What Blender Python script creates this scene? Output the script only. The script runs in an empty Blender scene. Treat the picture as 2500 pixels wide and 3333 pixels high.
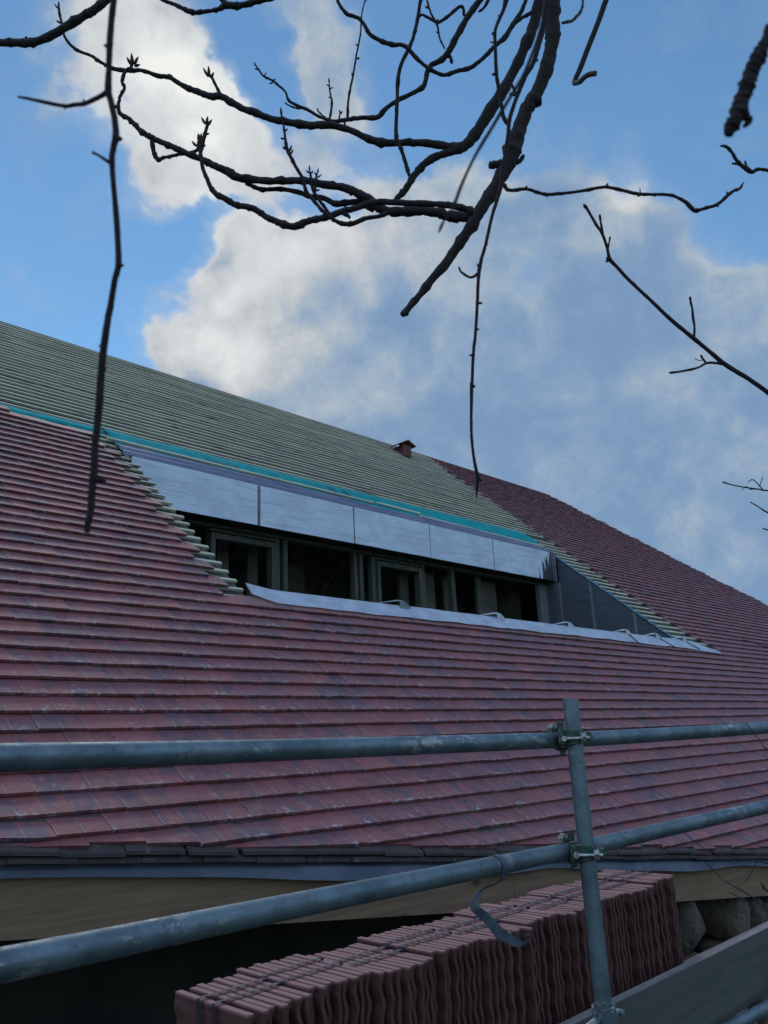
import bpy, bmesh, math, random
from mathutils import Vector, Matrix, noise
random.seed(7)
C = bpy.context.scene.collection
PI = math.pi
# ------------------------------------------------------------------ camera frame (solved from the roof's vanishing points)
F = 2593.76                                   # focal length in pixels of the 2500 x 3333 photograph
CAM = Vector((0, 0, 3.65))
AX = Vector((0.712073, 0.165634, 0.682288))   # world X, Z, Y written in camera axes (right, down, forward)
GZ = Vector((-0.044654, -0.959124, 0.279442))
YY = Vector((-0.700684, 0.22945, 0.67557))
PXS = 1.507                                   # measuring scale -> photograph pixels
def ray(x, y):
    c = Vector((x*PXS - 1250, y*PXS - 1666.5, F)) / F
    return Vector((AX.dot(c), YY.dot(c), GZ.dot(c)))
def atz(x, y, z): return CAM + ray(x, y)*z
def pr(w, z): return w*PXS/F*z/2              # radius in metres of something w wide at depth z
def onY(x, y, Y): r = ray(x, y); return CAM + r*(Y/r.y)
def onZ(x, y, Z): r = ray(x, y); return CAM + r*((Z - CAM.z)/r.z)
# ------------------------------------------------------------------ roof plane frame: A along the courses, B up the slope
D0 = 3.06807; SB = 0.653702; CB = 0.756752
NW = Vector((0, -SB, CB)); BW = Vector((0, CB, SB))
def RP(A, B, o=0.0): return CAM + Vector((A, 0, 0)) + BW*B - NW*(D0 - o)
GAUGE = 0.176188; PHASE = 9.458671; TW = 0.300

# ------------------------------------------------------------------ helpers
def link(o): C.objects.link(o); return o
def empty(name, loc=(0, 0, 0), label=None, cat=None, group=None, kind=None):
    o = link(bpy.data.objects.new(name, None)); o.location = loc; o.empty_display_size = .1
    setp(o, label, cat, group, kind); return o
def setp(o, label=None, cat=None, group=None, kind=None):
    if label: o['label'] = label
    if cat: o['category'] = cat
    if group: o['group'] = group
    if kind: o['kind'] = kind
    return o
def wloc(o):
    v = Vector((0, 0, 0))
    while o is not None: v += o.location; o = o.parent
    return v
class MB:
    def __init__(s): s.v = []; s.f = []; s.uv = []; s.rnd = []; s.sm = []
    def add(s, verts, faces, uvs=None, rnd=None, smooth=False):
        b = len(s.v); s.v += [tuple(v) for v in verts]
        for i, f in enumerate(faces):
            s.f.append(tuple(b + k for k in f))
            s.uv.append([uvs[k] for k in f] if uvs else [(0, 0)]*len(f))
            s.rnd.append(rnd if rnd else (.5, .5, .5)); s.sm.append(smooth)
    def box(s, p, ax, ay, az, rnd=None):      # centre and three half-axis vectors
        p, ax, ay, az = map(Vector, (p, ax, ay, az)); vs = []
        for k in (-1, 1):
            for j in (-1, 1):
                for i in (-1, 1): vs.append(p + ax*i + ay*j + az*k)
        s.add(vs, [(0, 2, 3, 1), (4, 5, 7, 6), (0, 1, 5, 4), (2, 6, 7, 3), (0, 4, 6, 2), (1, 3, 7, 5)], rnd=rnd)
    def bx(s, x0, x1, y0, y1, z0, z1, rnd=None):
        s.box(((x0+x1)/2, (y0+y1)/2, (z0+z1)/2), ((x1-x0)/2, 0, 0), (0, (y1-y0)/2, 0), (0, 0, (z1-z0)/2), rnd)
    def beam(s, p, q, w, h, up=(0, 0, 1)):
        p, q = Vector(p), Vector(q); d = (q-p); L = d.length; d.normalize()
        sd = d.cross(Vector(up)).normalized(); u = sd.cross(d)
        s.box((p+q)/2, d*L/2, sd*w/2, u*h/2)
    def prism(s, top, low, uvs=None, rnd=None):   # two loops of equal length
        n = len(top)
        s.add(list(top)+list(low), [tuple(range(n))] + [tuple(reversed(range(n, 2*n)))] +
              [(i, i+n, (i+1) % n+n, (i+1) % n) for i in range(n)], (uvs+uvs) if uvs else None, rnd)
    def tube(s, pts, rad, n=10, cap=True, bump=0.0, seed=0, smooth=True):
        pts = [Vector(p) for p in pts]
        if not hasattr(rad, '__len__'): rad = [rad]*len(pts)
        t0 = (pts[1]-pts[0]).normalized(); u = t0.orthogonal().normalized(); vs = []
        for i, p in enumerate(pts):
            t = (pts[min(i+1, len(pts)-1)] - pts[max(i-1, 0)]).normalized()
            u = (u - t*u.dot(t)).normalized(); w = t.cross(u)
            for k in range(n):
                a = 2*PI*k/n; d = u*math.cos(a) + w*math.sin(a); r = rad[i]
                if bump: r *= 1 + bump*noise.noise((p + d*r)*(.55/max(r, 1e-4)) + Vector((seed, 0, 0)))
                vs.append(p + d*r)
        m = len(pts)
        fs = [(i*n+k, i*n+(k+1) % n, (i+1)*n+(k+1) % n, (i+1)*n+k) for i in range(m-1) for k in range(n)]
        s.add(vs, fs, smooth=smooth)
        if cap:
            b = len(s.v) - m*n
            for idx in (tuple(b+k for k in reversed(range(n))), tuple(b+(m-1)*n+k for k in range(n))):
                s.f.append(idx); s.uv.append([(0, 0)]*n); s.rnd.append((.5, .5, .5)); s.sm.append(False)
    def build(s, name, mat, parent=None, loc=None, bevel=0, **k):
        me = bpy.data.meshes.new(name)
        o0 = Vector(loc) if loc is not None else Vector((0, 0, 0))
        me.from_pydata([tuple(Vector(v)-o0) for v in s.v], [], s.f)
        ul = me.uv_layers.new(name='UVMap'); fl = []
        for u in s.uv:
            for q in u: fl += [q[0], q[1]]
        ul.data.foreach_set('uv', fl)
        ca = me.color_attributes.new(name='rnd', type='FLOAT_COLOR', domain='CORNER'); fl = []
        for f, r in zip(s.f, s.rnd): fl += [r[0], r[1], r[2], 1.0]*len(f)
        ca.data.foreach_set('color', fl)
        me.polygons.foreach_set('use_smooth', s.sm)
        me.materials.append(mat); me.update(); me.validate()
        o = link(bpy.data.objects.new(name, me)); o.location = o0
        if parent is not None:
            o.parent = parent; o.location = o0 - wloc(parent)
        if bevel:
            b = o.modifiers.new('bevel', 'BEVEL'); b.width = bevel; b.segments = 2; b.limit_method = 'ANGLE'; b.angle_limit = .6
        setp(o, **k); return o

# ------------------------------------------------------------------ materials
def newmat(name):
    m = bpy.data.materials.new(name); m.use_nodes = True; nt = m.node_tree
    for n in list(nt.nodes): nt.nodes.remove(n)
    out = nt.nodes.new('ShaderNodeOutputMaterial'); b = nt.nodes.new('ShaderNodeBsdfPrincipled')
    nt.links.new(b.outputs[0], out.inputs[0]); return m, nt, b
class NT:
    def __init__(s, nt): s.nt = nt
    def n(s, t, **k):
        x = s.nt.nodes.new(t)
        for a, v in k.items(): setattr(x, a, v)
        return x
    def set(s, sock, v):
        if isinstance(v, bpy.types.NodeSocket): s.nt.links.new(v, sock)
        elif v is not None: sock.default_value = v
    def noise(s, vec, scale, detail=4, rough=.55, dist=0.0, out='Fac'):
        x = s.n('ShaderNodeTexNoise'); s.set(x.inputs['Vector'], vec); x.inputs['Scale'].default_value = scale
        x.inputs['Detail'].default_value = detail; x.inputs['Roughness'].default_value = rough; x.inputs['Distortion'].default_value = dist
        return x.outputs[out]
    def math(s, op, a, b=0.0, c=0.0, clamp=False):
        x = s.n('ShaderNodeMath', operation=op); x.use_clamp = clamp; s.set(x.inputs[0], a); s.set(x.inputs[1], b); s.set(x.inputs[2], c); return x.outputs[0]
    def vmath(s, op, a, b=(0, 0, 0), out=0):
        x = s.n('ShaderNodeVectorMath', operation=op); s.set(x.inputs[0], a); s.set(x.inputs[1], b); return x.outputs[out]
    def rng(s, v, a, b, c=0.0, d=1.0, smooth=True):
        x = s.n('ShaderNodeMapRange'); x.interpolation_type = 'SMOOTHSTEP' if smooth else 'LINEAR'
        s.set(x.inputs[0], v); s.set(x.inputs[1], a); s.set(x.inputs[2], b); s.set(x.inputs[3], c); s.set(x.inputs[4], d); return x.outputs[0]
    def mix(s, f, a, b, blend='MIX'):
        x = s.n('ShaderNodeMix', data_type='RGBA', blend_type=blend); s.set(x.inputs[0], f)
        s.set(x.inputs[6], a if isinstance(a, bpy.types.NodeSocket) else (*a, 1)); s.set(x.inputs[7], b if isinstance(b, bpy.types.NodeSocket) else (*b, 1)); return x.outputs[2]
    def scale(s, vec, sc):
        return s.vmath('MULTIPLY', vec, sc)
    def bump(s, h, st, dist):
        x = s.n('ShaderNodeBump'); x.inputs['Strength'].default_value = st; x.inputs['Distance'].default_value = dist; s.set(x.inputs['Height'], h); return x.outputs[0]
def obco(q): return q.n('ShaderNodeTexCoord').outputs['Object']
def geo(q): return q.n('ShaderNodeNewGeometry').outputs['Position']

def simple(name, c1, c2, scale=8, rough=.7, stretch=(1, 1, 1), bump=.2, dist=.002, metal=0.0, spec=.5, c3=None, s3=30, t3=.6, world=True, rr=None):
    m, nt, b = newmat(name); q = NT(nt); co = q.scale(geo(q) if world else obco(q), stretch)
    f = q.noise(co, scale, 6, .6); col = q.mix(q.rng(f, .35, .65), c1, c2)
    if c3: col = q.mix(q.rng(q.noise(co, s3, 5, .6), t3, t3+.1), col, c3)
    q.set(b.inputs['Base Color'], col); b.inputs['Metallic'].default_value = metal
    if rr: q.set(b.inputs['Roughness'], q.rng(q.noise(co, scale*2, 4), .3, .7, rr[0], rr[1]))
    else: b.inputs['Roughness'].default_value = rough
    b.inputs['Specular IOR Level'].default_value = spec
    if bump: q.set(b.inputs['Normal'], q.bump(q.noise(co, scale*6, 5, .65), bump, dist))
    return m

def tile_mat(name, edge=False):
    m, nt, b = newmat(name); q = NT(nt)
    at = q.n('ShaderNodeAttribute', attribute_name='rnd'); sep = q.n('ShaderNodeSeparateColor'); nt.links.new(at.outputs['Color'], sep.inputs[0])
    r1, r2, r3 = sep.outputs
    uv = q.n('ShaderNodeUVMap'); uv.uv_map = 'UVMap'; su = q.n('ShaderNodeSeparateXYZ'); nt.links.new(uv.outputs[0], su.inputs[0])
    u, v = su.outputs[0], su.outputs[1]
    P = geo(q); off = q.vmath('MULTIPLY', at.outputs['Color'], (37, 53, 71)); Pt = q.vmath('ADD', P, off)
    col = q.mix(r1, (.300, .092, .100), (.190, .075, .090))
    col = q.mix(q.rng(q.noise(Pt, 9, 5, .6), .4, .7), col, (.29, .11, .10))
    # smoky blue-grey patches across each tile
    nb = q.noise(q.scale(Pt, (1.5, .5, .5)), 8.0, 6, .68)
    mb = q.math('MULTIPLY', q.rng(q.math('ADD', nb, q.math('MULTIPLY', r2, .17)), .54, .74), .68)
    col = q.mix(mb, col, (.080, .088, .125))
    # pale bloom, strongest towards the lower edge
    nw = q.noise(q.vmath('ADD', Pt, (5, 9, 2)), 20, 6, .68)
    wv = q.rng(v, .0, .55, .055, -.06)
    mw = q.rng(q.math('ADD', nw, wv), .535, .68, 0, .72)
    mw = q.math('MULTIPLY', mw, q.rng(q.noise(q.vmath('ADD', Pt, (1, 1, 8)), 4.2, 2), .40, .62))
    col = q.mix(mw, col, (.42, .38, .41))
    # pale line at the groove in the tile's middle and along one side
    g1 = q.rng(q.math('ABSOLUTE', q.math('SUBTRACT', u, .5)), .0, .026, 1, 0)
    g2 = q.rng(u, .0, .045, 1, 0)
    gl = q.math('MULTIPLY', q.math('MAXIMUM', q.math('MULTIPLY', g1, .55), g2), q.rng(q.noise(Pt, 14, 4), .34, .52))
    gl = q.math('MULTIPLY', gl, q.rng(v, .0, 1.0, .85, .30))
    col = q.mix(gl, col, (.40, .33, .33))
    gd = q.rng(q.math('ABSOLUTE', q.math('SUBTRACT', u, .52)), .0, .010, .55, 0)
    col = q.mix(gd, col, (.05, .03, .035))
    q.set(b.inputs['Base Color'], col); b.inputs['Roughness'].default_value = .62; b.inputs['Specular IOR Level'].default_value = .28
    hgt = q.math('ADD', q.math('MULTIPLY', q.noise(P, 160, 4, .7), .4), q.noise(Pt, 28, 4, .6))
    q.set(b.inputs['Normal'], q.bump(hgt, .35, .004))
    return m

M = {}
M['tile'] = tile_mat('concrete_roof_tile')
M['tile_side'] = simple('tile_underside_clay', (.17, .075, .06), (.10, .045, .04), 14, .85, bump=.4, dist=.003)
M['eavetile'] = simple('shaded_eaves_tile', (.085, .06, .06), (.05, .045, .048), 9, .8, bump=.5, dist=.004, c3=(.14, .12, .12), s3=14, t3=.6)  # tile colour darkened to carry the shadow at the doubled eaves edge
M['batten'] = simple('treated_timber', (.66, .65, .48), (.46, .47, .36), 3, .8, stretch=(.35, 3, 3), bump=.3, dist=.002, c3=(.16, .15, .11), s3=4, t3=.60)
M['underlay'] = simple('grey_green_underlay', (.035, .04, .038), (.055, .06, .055), 4, .6, bump=.3, dist=.01)
M['cyan'] = simple('turquoise_breather_membrane', (.0, .34, .35), (.0, .25, .28), 5, .85, bump=.4, dist=.012, spec=.15)
M['lead'] = simple('lead_sheet', (.54, .60, .69), (.42, .47, .56), 5, .5, bump=.35, dist=.010, metal=.15, c3=(.56, .6, .66), s3=9, t3=.58)
M['leadtrim'] = simple('blue_grey_folded_lead', (.20, .23, .33), (.13, .15, .24), 4, .48, stretch=(.4, 2, 2), bump=.25, dist=.006, metal=.2)
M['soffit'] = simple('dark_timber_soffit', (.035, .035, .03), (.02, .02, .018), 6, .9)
M['stud'] = simple('green_treated_stud', (.085, .10, .075), (.055, .066, .052), 5, .85, stretch=(3, 3, .5), bump=.3, c3=(.20, .13, .08), s3=3, t3=.60)
M['inner'] = simple('dark_interior_board', (.15, .14, .11), (.09, .09, .075), 3, .95, bump=0)
M['room'] = simple('dim_room_wall', (.19, .19, .165), (.12, .12, .11), 2, .95, bump=0)
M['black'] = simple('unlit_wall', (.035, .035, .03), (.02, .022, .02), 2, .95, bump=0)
M['eaves'] = simple('grey_blue_eaves_felt', (.14, .18, .25), (.09, .12, .18), 5, .5, stretch=(.6, 1, 1), bump=.5, dist=.01)
M['bark'] = None
M['strap'] = simple('polyester_strap', (.10, .135, .18), (.07, .095, .135), 60, .55, bump=.4, dist=.0005, c3=(.25, .3, .36), s3=25, t3=.62)
M['banding'] = simple('dark_blue_banding', (.035, .045, .075), (.02, .028, .05), 90, .5, bump=.3, dist=.0005, c3=(.12, .14, .18), s3=60, t3=.62)
M['coupler'] = simple('green_coated_forged_steel', (.018, .085, .060), (.09, .11, .10), 60, .45, bump=.4, dist=.001, metal=.5, c3=(.30, .34, .33), s3=120, t3=.58)
M['bolt'] = simple('worn_zinc_bolt', (.55, .57, .55), (.34, .35, .33), 90, .35, bump=.3, dist=.0005, metal=.9)
M['ground'] = simple('dark_wet_earth', (.035, .03, .02), (.06, .05, .035), 2, .95, bump=.8, dist=.05, c3=(.03, .045, .02), s3=1.5, t3=.5)
M['stone'] = simple('rough_sandstone', (.20, .16, .12), (.12, .10, .085), 3, .95, bump=1.0, dist=.03, c3=(.07, .065, .06), s3=5, t3=.55)
M['deck'] = simple('dusty_scaffold_board', (.20, .155, .155), (.12, .09, .085), 6, .9, stretch=(.3, 3, 1), bump=.3, dist=.003, c3=(.06, .05, .045), s3=10, t3=.58)

def bark_mat(name, c1, c2, c3, t3=.60):
    m, nt, b = newmat(name); q = NT(nt); P = geo(q)
    col = q.mix(q.rng(q.noise(P, 45, 5, .65), .35, .65), c1, c2)
    col = q.mix(q.rng(q.noise(P, 22, 5, .7), t3, t3+.12), col, c3)
    q.set(b.inputs['Base Color'], col); b.inputs['Roughness'].default_value = .8; b.inputs['Specular IOR Level'].default_value = .35
    q.set(b.inputs['Normal'], q.bump(q.noise(P, 170, 6, .7), .8, .004)); return m
M['bark'] = bark_mat('grey_brown_bark', (.058, .050, .052), (.030, .026, .030), (.085, .095, .075))
M['twig'] = bark_mat('purple_brown_twig_bark', (.055, .038, .046), (.030, .022, .028), (.085, .07, .075), .64)
M['lichen'] = bark_mat('lichened_bark', (.16, .16, .15), (.075, .07, .07), (.30, .31, .28), .5)
M['budm'] = bark_mat('bud_scale', (.11, .06, .045), (.06, .035, .03), (.15, .11, .08))

def zinc_mat(name, base, dark, stainx=None, rough=.42):
    m, nt, b = newmat(name); q = NT(nt); P = geo(q)
    st = q.noise(q.scale(P, (.7, 1, 14)), 2.2, 5, .6)         # fine rolling lines running along the sheet
    bl = q.noise(q.vmath('ADD', q.scale(P, (1, 1, 1.6)), (3, 1, 0)), 1.7, 4, .55, dist=.8)
    col = q.mix(q.rng(bl, .42, .60, 0, .55), base, tuple(c*.80 for c in base)); col = q.mix(q.rng(st, .53, .62, 0, .55), col, tuple(c*.62 for c in base))
    if stainx:
        sp = q.n('ShaderNodeSeparateXYZ'); nt.links.new(P, sp.inputs[0])
        drip = q.noise(q.scale(P, (9, 1, .8)), 2.0, 4, .6)
        zz = q.rng(sp.outputs[2], 6.72, 7.28, .0, .42, smooth=False)
        e = q.math('SUBTRACT', q.math('SUBTRACT', sp.outputs[0], zz), q.math('MULTIPLY', q.math('SUBTRACT', drip, .5), 1.1))
        mk = q.rng(e, stainx, stainx+.07); col = q.mix(mk, col, dark)
    q.set(b.inputs['Base Color'], col); b.inputs['Metallic'].default_value = .12; b.inputs['Specular IOR Level'].default_value = .4
    q.set(b.inputs['Roughness'], q.rng(bl, .3, .7, rough-.06, rough+.12)); q.set(b.inputs['Normal'], q.bump(q.noise(P, 3, 3), .12, .02)); return m
M['zinc'] = zinc_mat('bright_zinc_sheet', (.68, .81, .95), (.045, .05, .055), 13.33)
M['zincdark'] = zinc_mat('weathered_dark_zinc', (.105, .125, .155), (.03, .03, .03), None, .5)
M['zincseam'] = zinc_mat('grey_zinc_seam', (.21, .235, .27), (.03, .03, .03), None, .5)

def pipe_mat():
    m, nt, b = newmat('galvanised_scaffold_tube'); q = NT(nt); P = geo(q)
    col = q.mix(q.rng(q.noise(P, 9, 6, .65), .35, .65), (.185, .255, .295), (.105, .155, .18))
    pat = q.noise(q.scale(P, (.45, 1, 1)), 34, 6, .7)
    zone = q.noise(P, 2.3, 2)
    col = q.mix(q.math('MULTIPLY', q.rng(pat, .54, .60), q.rng(zone, .50, .60)), col, (.40, .43, .40))
    col = q.mix(q.math('MULTIPLY', q.rng(q.noise(P, 60, 5, .7), .60, .66), .7), col, (.10, .085, .07))
    q.set(b.inputs['Base Color'], col); b.inputs['Metallic'].default_value = .55
    q.set(b.inputs['Roughness'], q.rng(q.noise(P, 30, 4), .3, .7, .38, .62)); q.set(b.inputs['Normal'], q.bump(q.noise(P, 120, 6, .7), .5, .0015)); return m
M['pipe'] = pipe_mat()

def plank_mat(name, c1, c2, knots=True, dirc=(1, 0, 0)):
    m, nt, b = newmat(name); q = NT(nt); P = geo(q)
    g = q.noise(q.scale(P, (.5, 1.5, 9)), 3.0, 6, .65, dist=.4)
    col = q.mix(q.rng(g, .35, .66), c1, c2)
    vo = q.n('ShaderNodeTexVoronoi'); nt.links.new(q.scale(P, (.75, .2, 1.3)), vo.inputs['Vector']); vo.inputs['Scale'].default_value = 2.2
    if knots: col = q.mix(q.rng(vo.outputs['Distance'], .03, .10, .85, 0), col, (.035, .02, .012))
    col = q.mix(q.rng(q.noise(P, 1.3, 4), .55, .72, 0, .45), col, tuple(c*.6 for c in c2))
    q.set(b.inputs['Base Color'], col); b.inputs['Roughness'].default_value = .75; q.set(b.inputs['Normal'], q.bump(g, .25, .003)); return m
M['fascia'] = plank_mat('softwood_fascia', (.27, .175, .105), (.19, .125, .078))
M['toe'] = plank_mat('weathered_grey_green_board', (.10, .115, .10), (.07, .085, .08), False)
M['toetop'] = simple('pale_worn_board_edge', (.30, .27, .25), (.20, .18, .17), 8, .85, stretch=(.3, 2, 1), bump=.3, dist=.003, c3=(.10, .08, .07), s3=12, t3=.6)

# ------------------------------------------------------------------ the house
house = empty('house', (4.5, 4.2, 0), 'house with a large half tiled roof, open timber battens and an inset zinc faced dormer', 'house')
def eaveB(A): return 2.938 - (A-1.559)*.1672      # the eaves run out slightly skew to the courses
def kick(A, B):                                    # tilting fillet: the lowest courses lift
    s = max(0.0, B - eaveB(A)); return .050*math.exp(-(s/.30)**1.5)
HIP0A, HIP0B, HIPK = 20.62, 14.63, -1.305
RIDGE = 14.80
def hipA(B): return HIP0A + (B-HIP0B)/HIPK
CUT0, CUT1 = 4.56, 14.10
def clip_half(poly, fn):                           # Sutherland-Hodgman against fn(p) >= 0
    out = []
    for i in range(len(poly)):
        p, q = poly[i], poly[(i+1) % len(poly)]; a, b = fn(p), fn(q)
        if a >= 0: out.append(p)
        if a*b < 0: t = a/(a-b); out.append((p[0]+(q[0]-p[0])*t, p[1]+(q[1]-p[1])*t))
    return out
def add_tile(mb, A0, Bk, w=TW, cl=None, lift=0.0, slope=.028, th=.022):
    jb = random.uniform(-.0035, .0035); jo = random.uniform(-.0020, .0026) + lift; tl = random.uniform(-.005, .005)
    poly = [(A0+.0016, Bk+jb), (A0+w-.0016, Bk+jb), (A0+w-.0016, Bk+GAUGE+.075), (A0+.0016, Bk+GAUGE+.075)]
    if cl:
        for fn in cl:
            poly = clip_half(poly, fn)
            if len(poly) < 3: return
    def o(p): return jo + tl*(p[0]-A0-w/2)/w - (p[1]-Bk)*(slope/GAUGE) + kick(*p)
    uvs = [((p[0]-A0)/w, (p[1]-Bk)/GAUGE) for p in poly]
    mb.prism([RP(p[0], p[1], o(p)) for p in poly], [RP(p[0], p[1], o(p)-th) for p in poly], uvs, (random.random(), random.random(), random.random()))
hstep = [random.choice((-.10, .0, .08, .20)) for _ in range(400)]
def rowB(k): return PHASE + GAUGE*k
tiles = MB()
k0 = int((0.2-PHASE)/GAUGE)
for k in range(k0, 31):
    B = rowB(k)
    if B > RIDGE - .06: break
    ph = 0.02 if k % 2 else .17
    for i in range(-6, 110):
        A0 = i*TW + ph; mid = A0 + TW/2
        if B + GAUGE < eaveB(mid) - .05: continue
        hip = hipA(B)
        if A0 > hip: continue
        above = B > 5.60
        cl = []
        if A0 + TW > hip + .02: cl.append(lambda p, h=hip + hstep[k]: h - p[0])
        if not above:
            if B > 5.5 and 4.9 < A0 < 14.9: cl.append(lambda p: 5.80 - p[1])
            if B < eaveB(A0) + .25: cl.append(lambda p, j=random.uniform(-.015, .035): p[1] - eaveB(p[0]) - j)
        elif A0 < 6:                               # left-hand slope, stopping short of the dormer cut
            lim = 4.24 if B > 5.62 else 4.62
            if B > 9.3: lim = 4.20
            if B > 9.62: lim = 4.16
            if A0 + TW > lim + .16: continue
            if B > 9.80: 
                if not (A0 < 3.02): continue
            if B > 9.95: continue
        else:
            if B < 5.50: pass
            else:
                lim = 14.86 + .14*(1 if B > 13.9 else 0) + (.30 if B < 6.0 else 0)
                if A0 < lim - .02: continue
        add_tile(tiles, A0, B, cl=cl if cl else None, th=.048 if (B > 5.6 and 14.5 < A0 < lim + .30) else .022)
# the course that carries the lead flashing (laid right across)
tiles.build('roof_tiles', M['tile'], house, label='dull red and smoky blue interlocking tiles laid in courses')

# eaves: a doubled under-course following the skew eaves line
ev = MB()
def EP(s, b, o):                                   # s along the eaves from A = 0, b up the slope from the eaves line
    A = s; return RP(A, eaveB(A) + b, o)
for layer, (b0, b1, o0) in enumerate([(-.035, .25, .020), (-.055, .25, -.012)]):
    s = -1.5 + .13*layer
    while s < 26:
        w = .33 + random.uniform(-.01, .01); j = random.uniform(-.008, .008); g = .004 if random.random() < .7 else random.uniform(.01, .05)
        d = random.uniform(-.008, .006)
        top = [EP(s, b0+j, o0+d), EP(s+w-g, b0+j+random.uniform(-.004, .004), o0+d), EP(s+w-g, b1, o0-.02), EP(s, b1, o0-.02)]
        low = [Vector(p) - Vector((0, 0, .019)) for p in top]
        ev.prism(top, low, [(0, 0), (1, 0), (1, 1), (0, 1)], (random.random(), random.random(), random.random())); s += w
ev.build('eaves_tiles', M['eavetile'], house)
# felt hanging over the top of the fascia
felt = MB(); n = 220; rows = []
for i in range(n+1):
    A = -1.5 + i*27.5/n
    wv = .012*math.sin(A*2.1) + .008*math.sin(A*5.3+1) + .03*noise.noise(Vector((A*1.1, 0, 0)))
    p0 = EP(A, .10, -.060); p1 = EP(A, -.030, -.075); fr = p1 + Vector((0, -.025 - wv*.5, -.020))
    fr2 = p1 + Vector((0, -.030 - wv*.7, -.070 - wv*1.3))
    rows += [p0, p1, fr, fr2]
felt.add(rows, [(i*4+j, (i+1)*4+j, (i+1)*4+j+1, i*4+j+1) for i in range(n) for j in range(3)])
fo = felt.build('eaves_felt', M['eaves'], house); so = fo.modifiers.new('solid', 'SOLIDIFY'); so.thickness = .003

# fascia board: vertical, just behind the hanging felt
def fas(A, z, out=0.0):
    p = EP(A, -.02, -.07); return Vector((p.x, p.y + .012 - out, p.z + z))
fb = MB()
for s0, s1 in ((-1.5, 5.02), (5.024, 11.4), (11.404, 26)):
    a0, a1 = fas(s0, .02), fas(s1, .02); b0, b1 = fas(s0, -.345), fas(s1, -.325); t = Vector((0, .034, 0))
    fb.prism([a0, a1, b1, b0], [a0+t, a1+t, b1+t, b0+t])
fb.build('fascia_board', M['fascia'], house)
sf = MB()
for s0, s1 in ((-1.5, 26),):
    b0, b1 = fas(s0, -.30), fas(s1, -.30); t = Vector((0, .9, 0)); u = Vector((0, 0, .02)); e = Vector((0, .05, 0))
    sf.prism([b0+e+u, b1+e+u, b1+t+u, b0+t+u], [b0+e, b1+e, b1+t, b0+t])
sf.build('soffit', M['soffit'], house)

# battens over the untiled part, plus the ends that show at both sides of the cut
bt = MB(); BW2, BH = .021, .0125
def batten(mb, A0, A1, B, o=-.047, w=BW2, h=BH):
    L = A1-A0; j = random.uniform(-.004, .004)
    mb.box(RP((A0+A1)/2, B+j, o), (L/2, 0, 0), BW*w, NW*h)
for k in range(-22, 31):
    B = rowB(k) + .03
    if B > 9.9: break
    if B > 5.70:
        batten(bt, 3.9, CUT0 + random.uniform(-.025, .025), B)
        batten(bt, CUT1 + random.uniform(-.03, .02), 15.3, B)
for k in range(28):
    B = 10.175 + .1684*k
    if B > RIDGE-.03: break
    x = -2.0 - random.random(); xe = 15.25 + (.14 if B > 13.9 else 0)
    while x < xe:
        L = random.choice((3.6, 4.2, 4.8)); x1 = min(x+L, xe)
        if xe-x1 < .6: x1 = xe
        batten(bt, x, x1-.003, B + random.uniform(-.006, .006), -.047+random.uniform(-.003, .004)); x = x1
bt.build('roof_battens', M['batten'], house, label='pale green treated battens over the stripped upper slope')
for A0, A1, B in ((4.35, 9.12, 9.645), (9.25, 10.3, 9.655), (10.2, 13.9, 9.50)):
    b = MB(); dB = -.06 if A0 < 5 else (-.17 if A0 > 10 else -.05)
    p, q = RP(A0, B, -.002), RP(A1, B+dB*.6, -.002)
    b.beam(p, q, .05, .026, up=NW); b.build('batten', M['batten'], house)

# underlay and turquoise membrane
def sheet(name, mat, A0, A1, B0, B1, o, nA, nB, wob, parent=house, label=None):
    m = MB(); vs = []
    for i in range(nA+1):
        for j in range(nB+1):
            A = A0+(A1-A0)*i/nA; B = B0+(B1-B0)*j/nB
            vs.append(RP(A, B, o + wob*noise.noise(Vector((A*1.7, B*2.3, o*50)))))
    m.add(vs, [(i*(nB+1)+j, (i+1)*(nB+1)+j, (i+1)*(nB+1)+j+1, i*(nB+1)+j+1) for i in range(nA) for j in range(nB)], smooth=True)
    x = m.build(name, mat, parent, label=label); s = x.modifiers.new('solid', 'SOLIDIFY'); s.thickness = .002; return x
sheet('underlay', M['underlay'], -2, 15.35, 9.7, 14.78, -.068, 60, 30, .006, label='dark underlay beneath the battens')
sheet('underlay', M['underlay'], -2, 4.55, 3.7, 9.7, -.070, 10, 10, 0)
sheet('underlay', M['underlay'], 14.1, 15.3, 5.6, 9.7, -.066, 6, 40, .006)
mem = sheet('breather_membrane', M['cyan'], 4.44, 14.02, 9.42, 10.07, -.020, 150, 8, .010, label='bright turquoise membrane strip above the dormer')
sheet('breather_membrane', M['cyan'], -2, 4.418, 9.86, 10.09, -.034, 60, 2, .010)
# faded printed mark on the membrane
ink = simple('membrane_ink', (.01, .10, .13), (.01, .14, .17), 30, .6, bump=0)
for strokes in (((8.30, 9.60, .035, .26), (8.335, 9.80, .12, .03), (8.42, 9.70, .035, .13), (8.335, 9.69, .12, .03), (8.40, 9.60, .035, .09)), ((8.56, 9.60, .16, .03), (8.69, 9.63, .03, .20), (8.58, 9.80, .14, .03), (8.56, 9.70, .14, .028)),
                ((5.9, 9.70, .22, .02), (6.1, 9.66, .20, .06), (6.28, 9.64, .20, .02), (6.45, 9.64, .03, .14))):
    mk = MB()
    for (x, y, w, h) in strokes: mk.box(RP(x+w/2, y+h/2+.10, -.0125), (w/2, 0, 0), BW*h/2, NW*.0006)
    mk.build('printed_mark', ink, mem)

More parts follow.
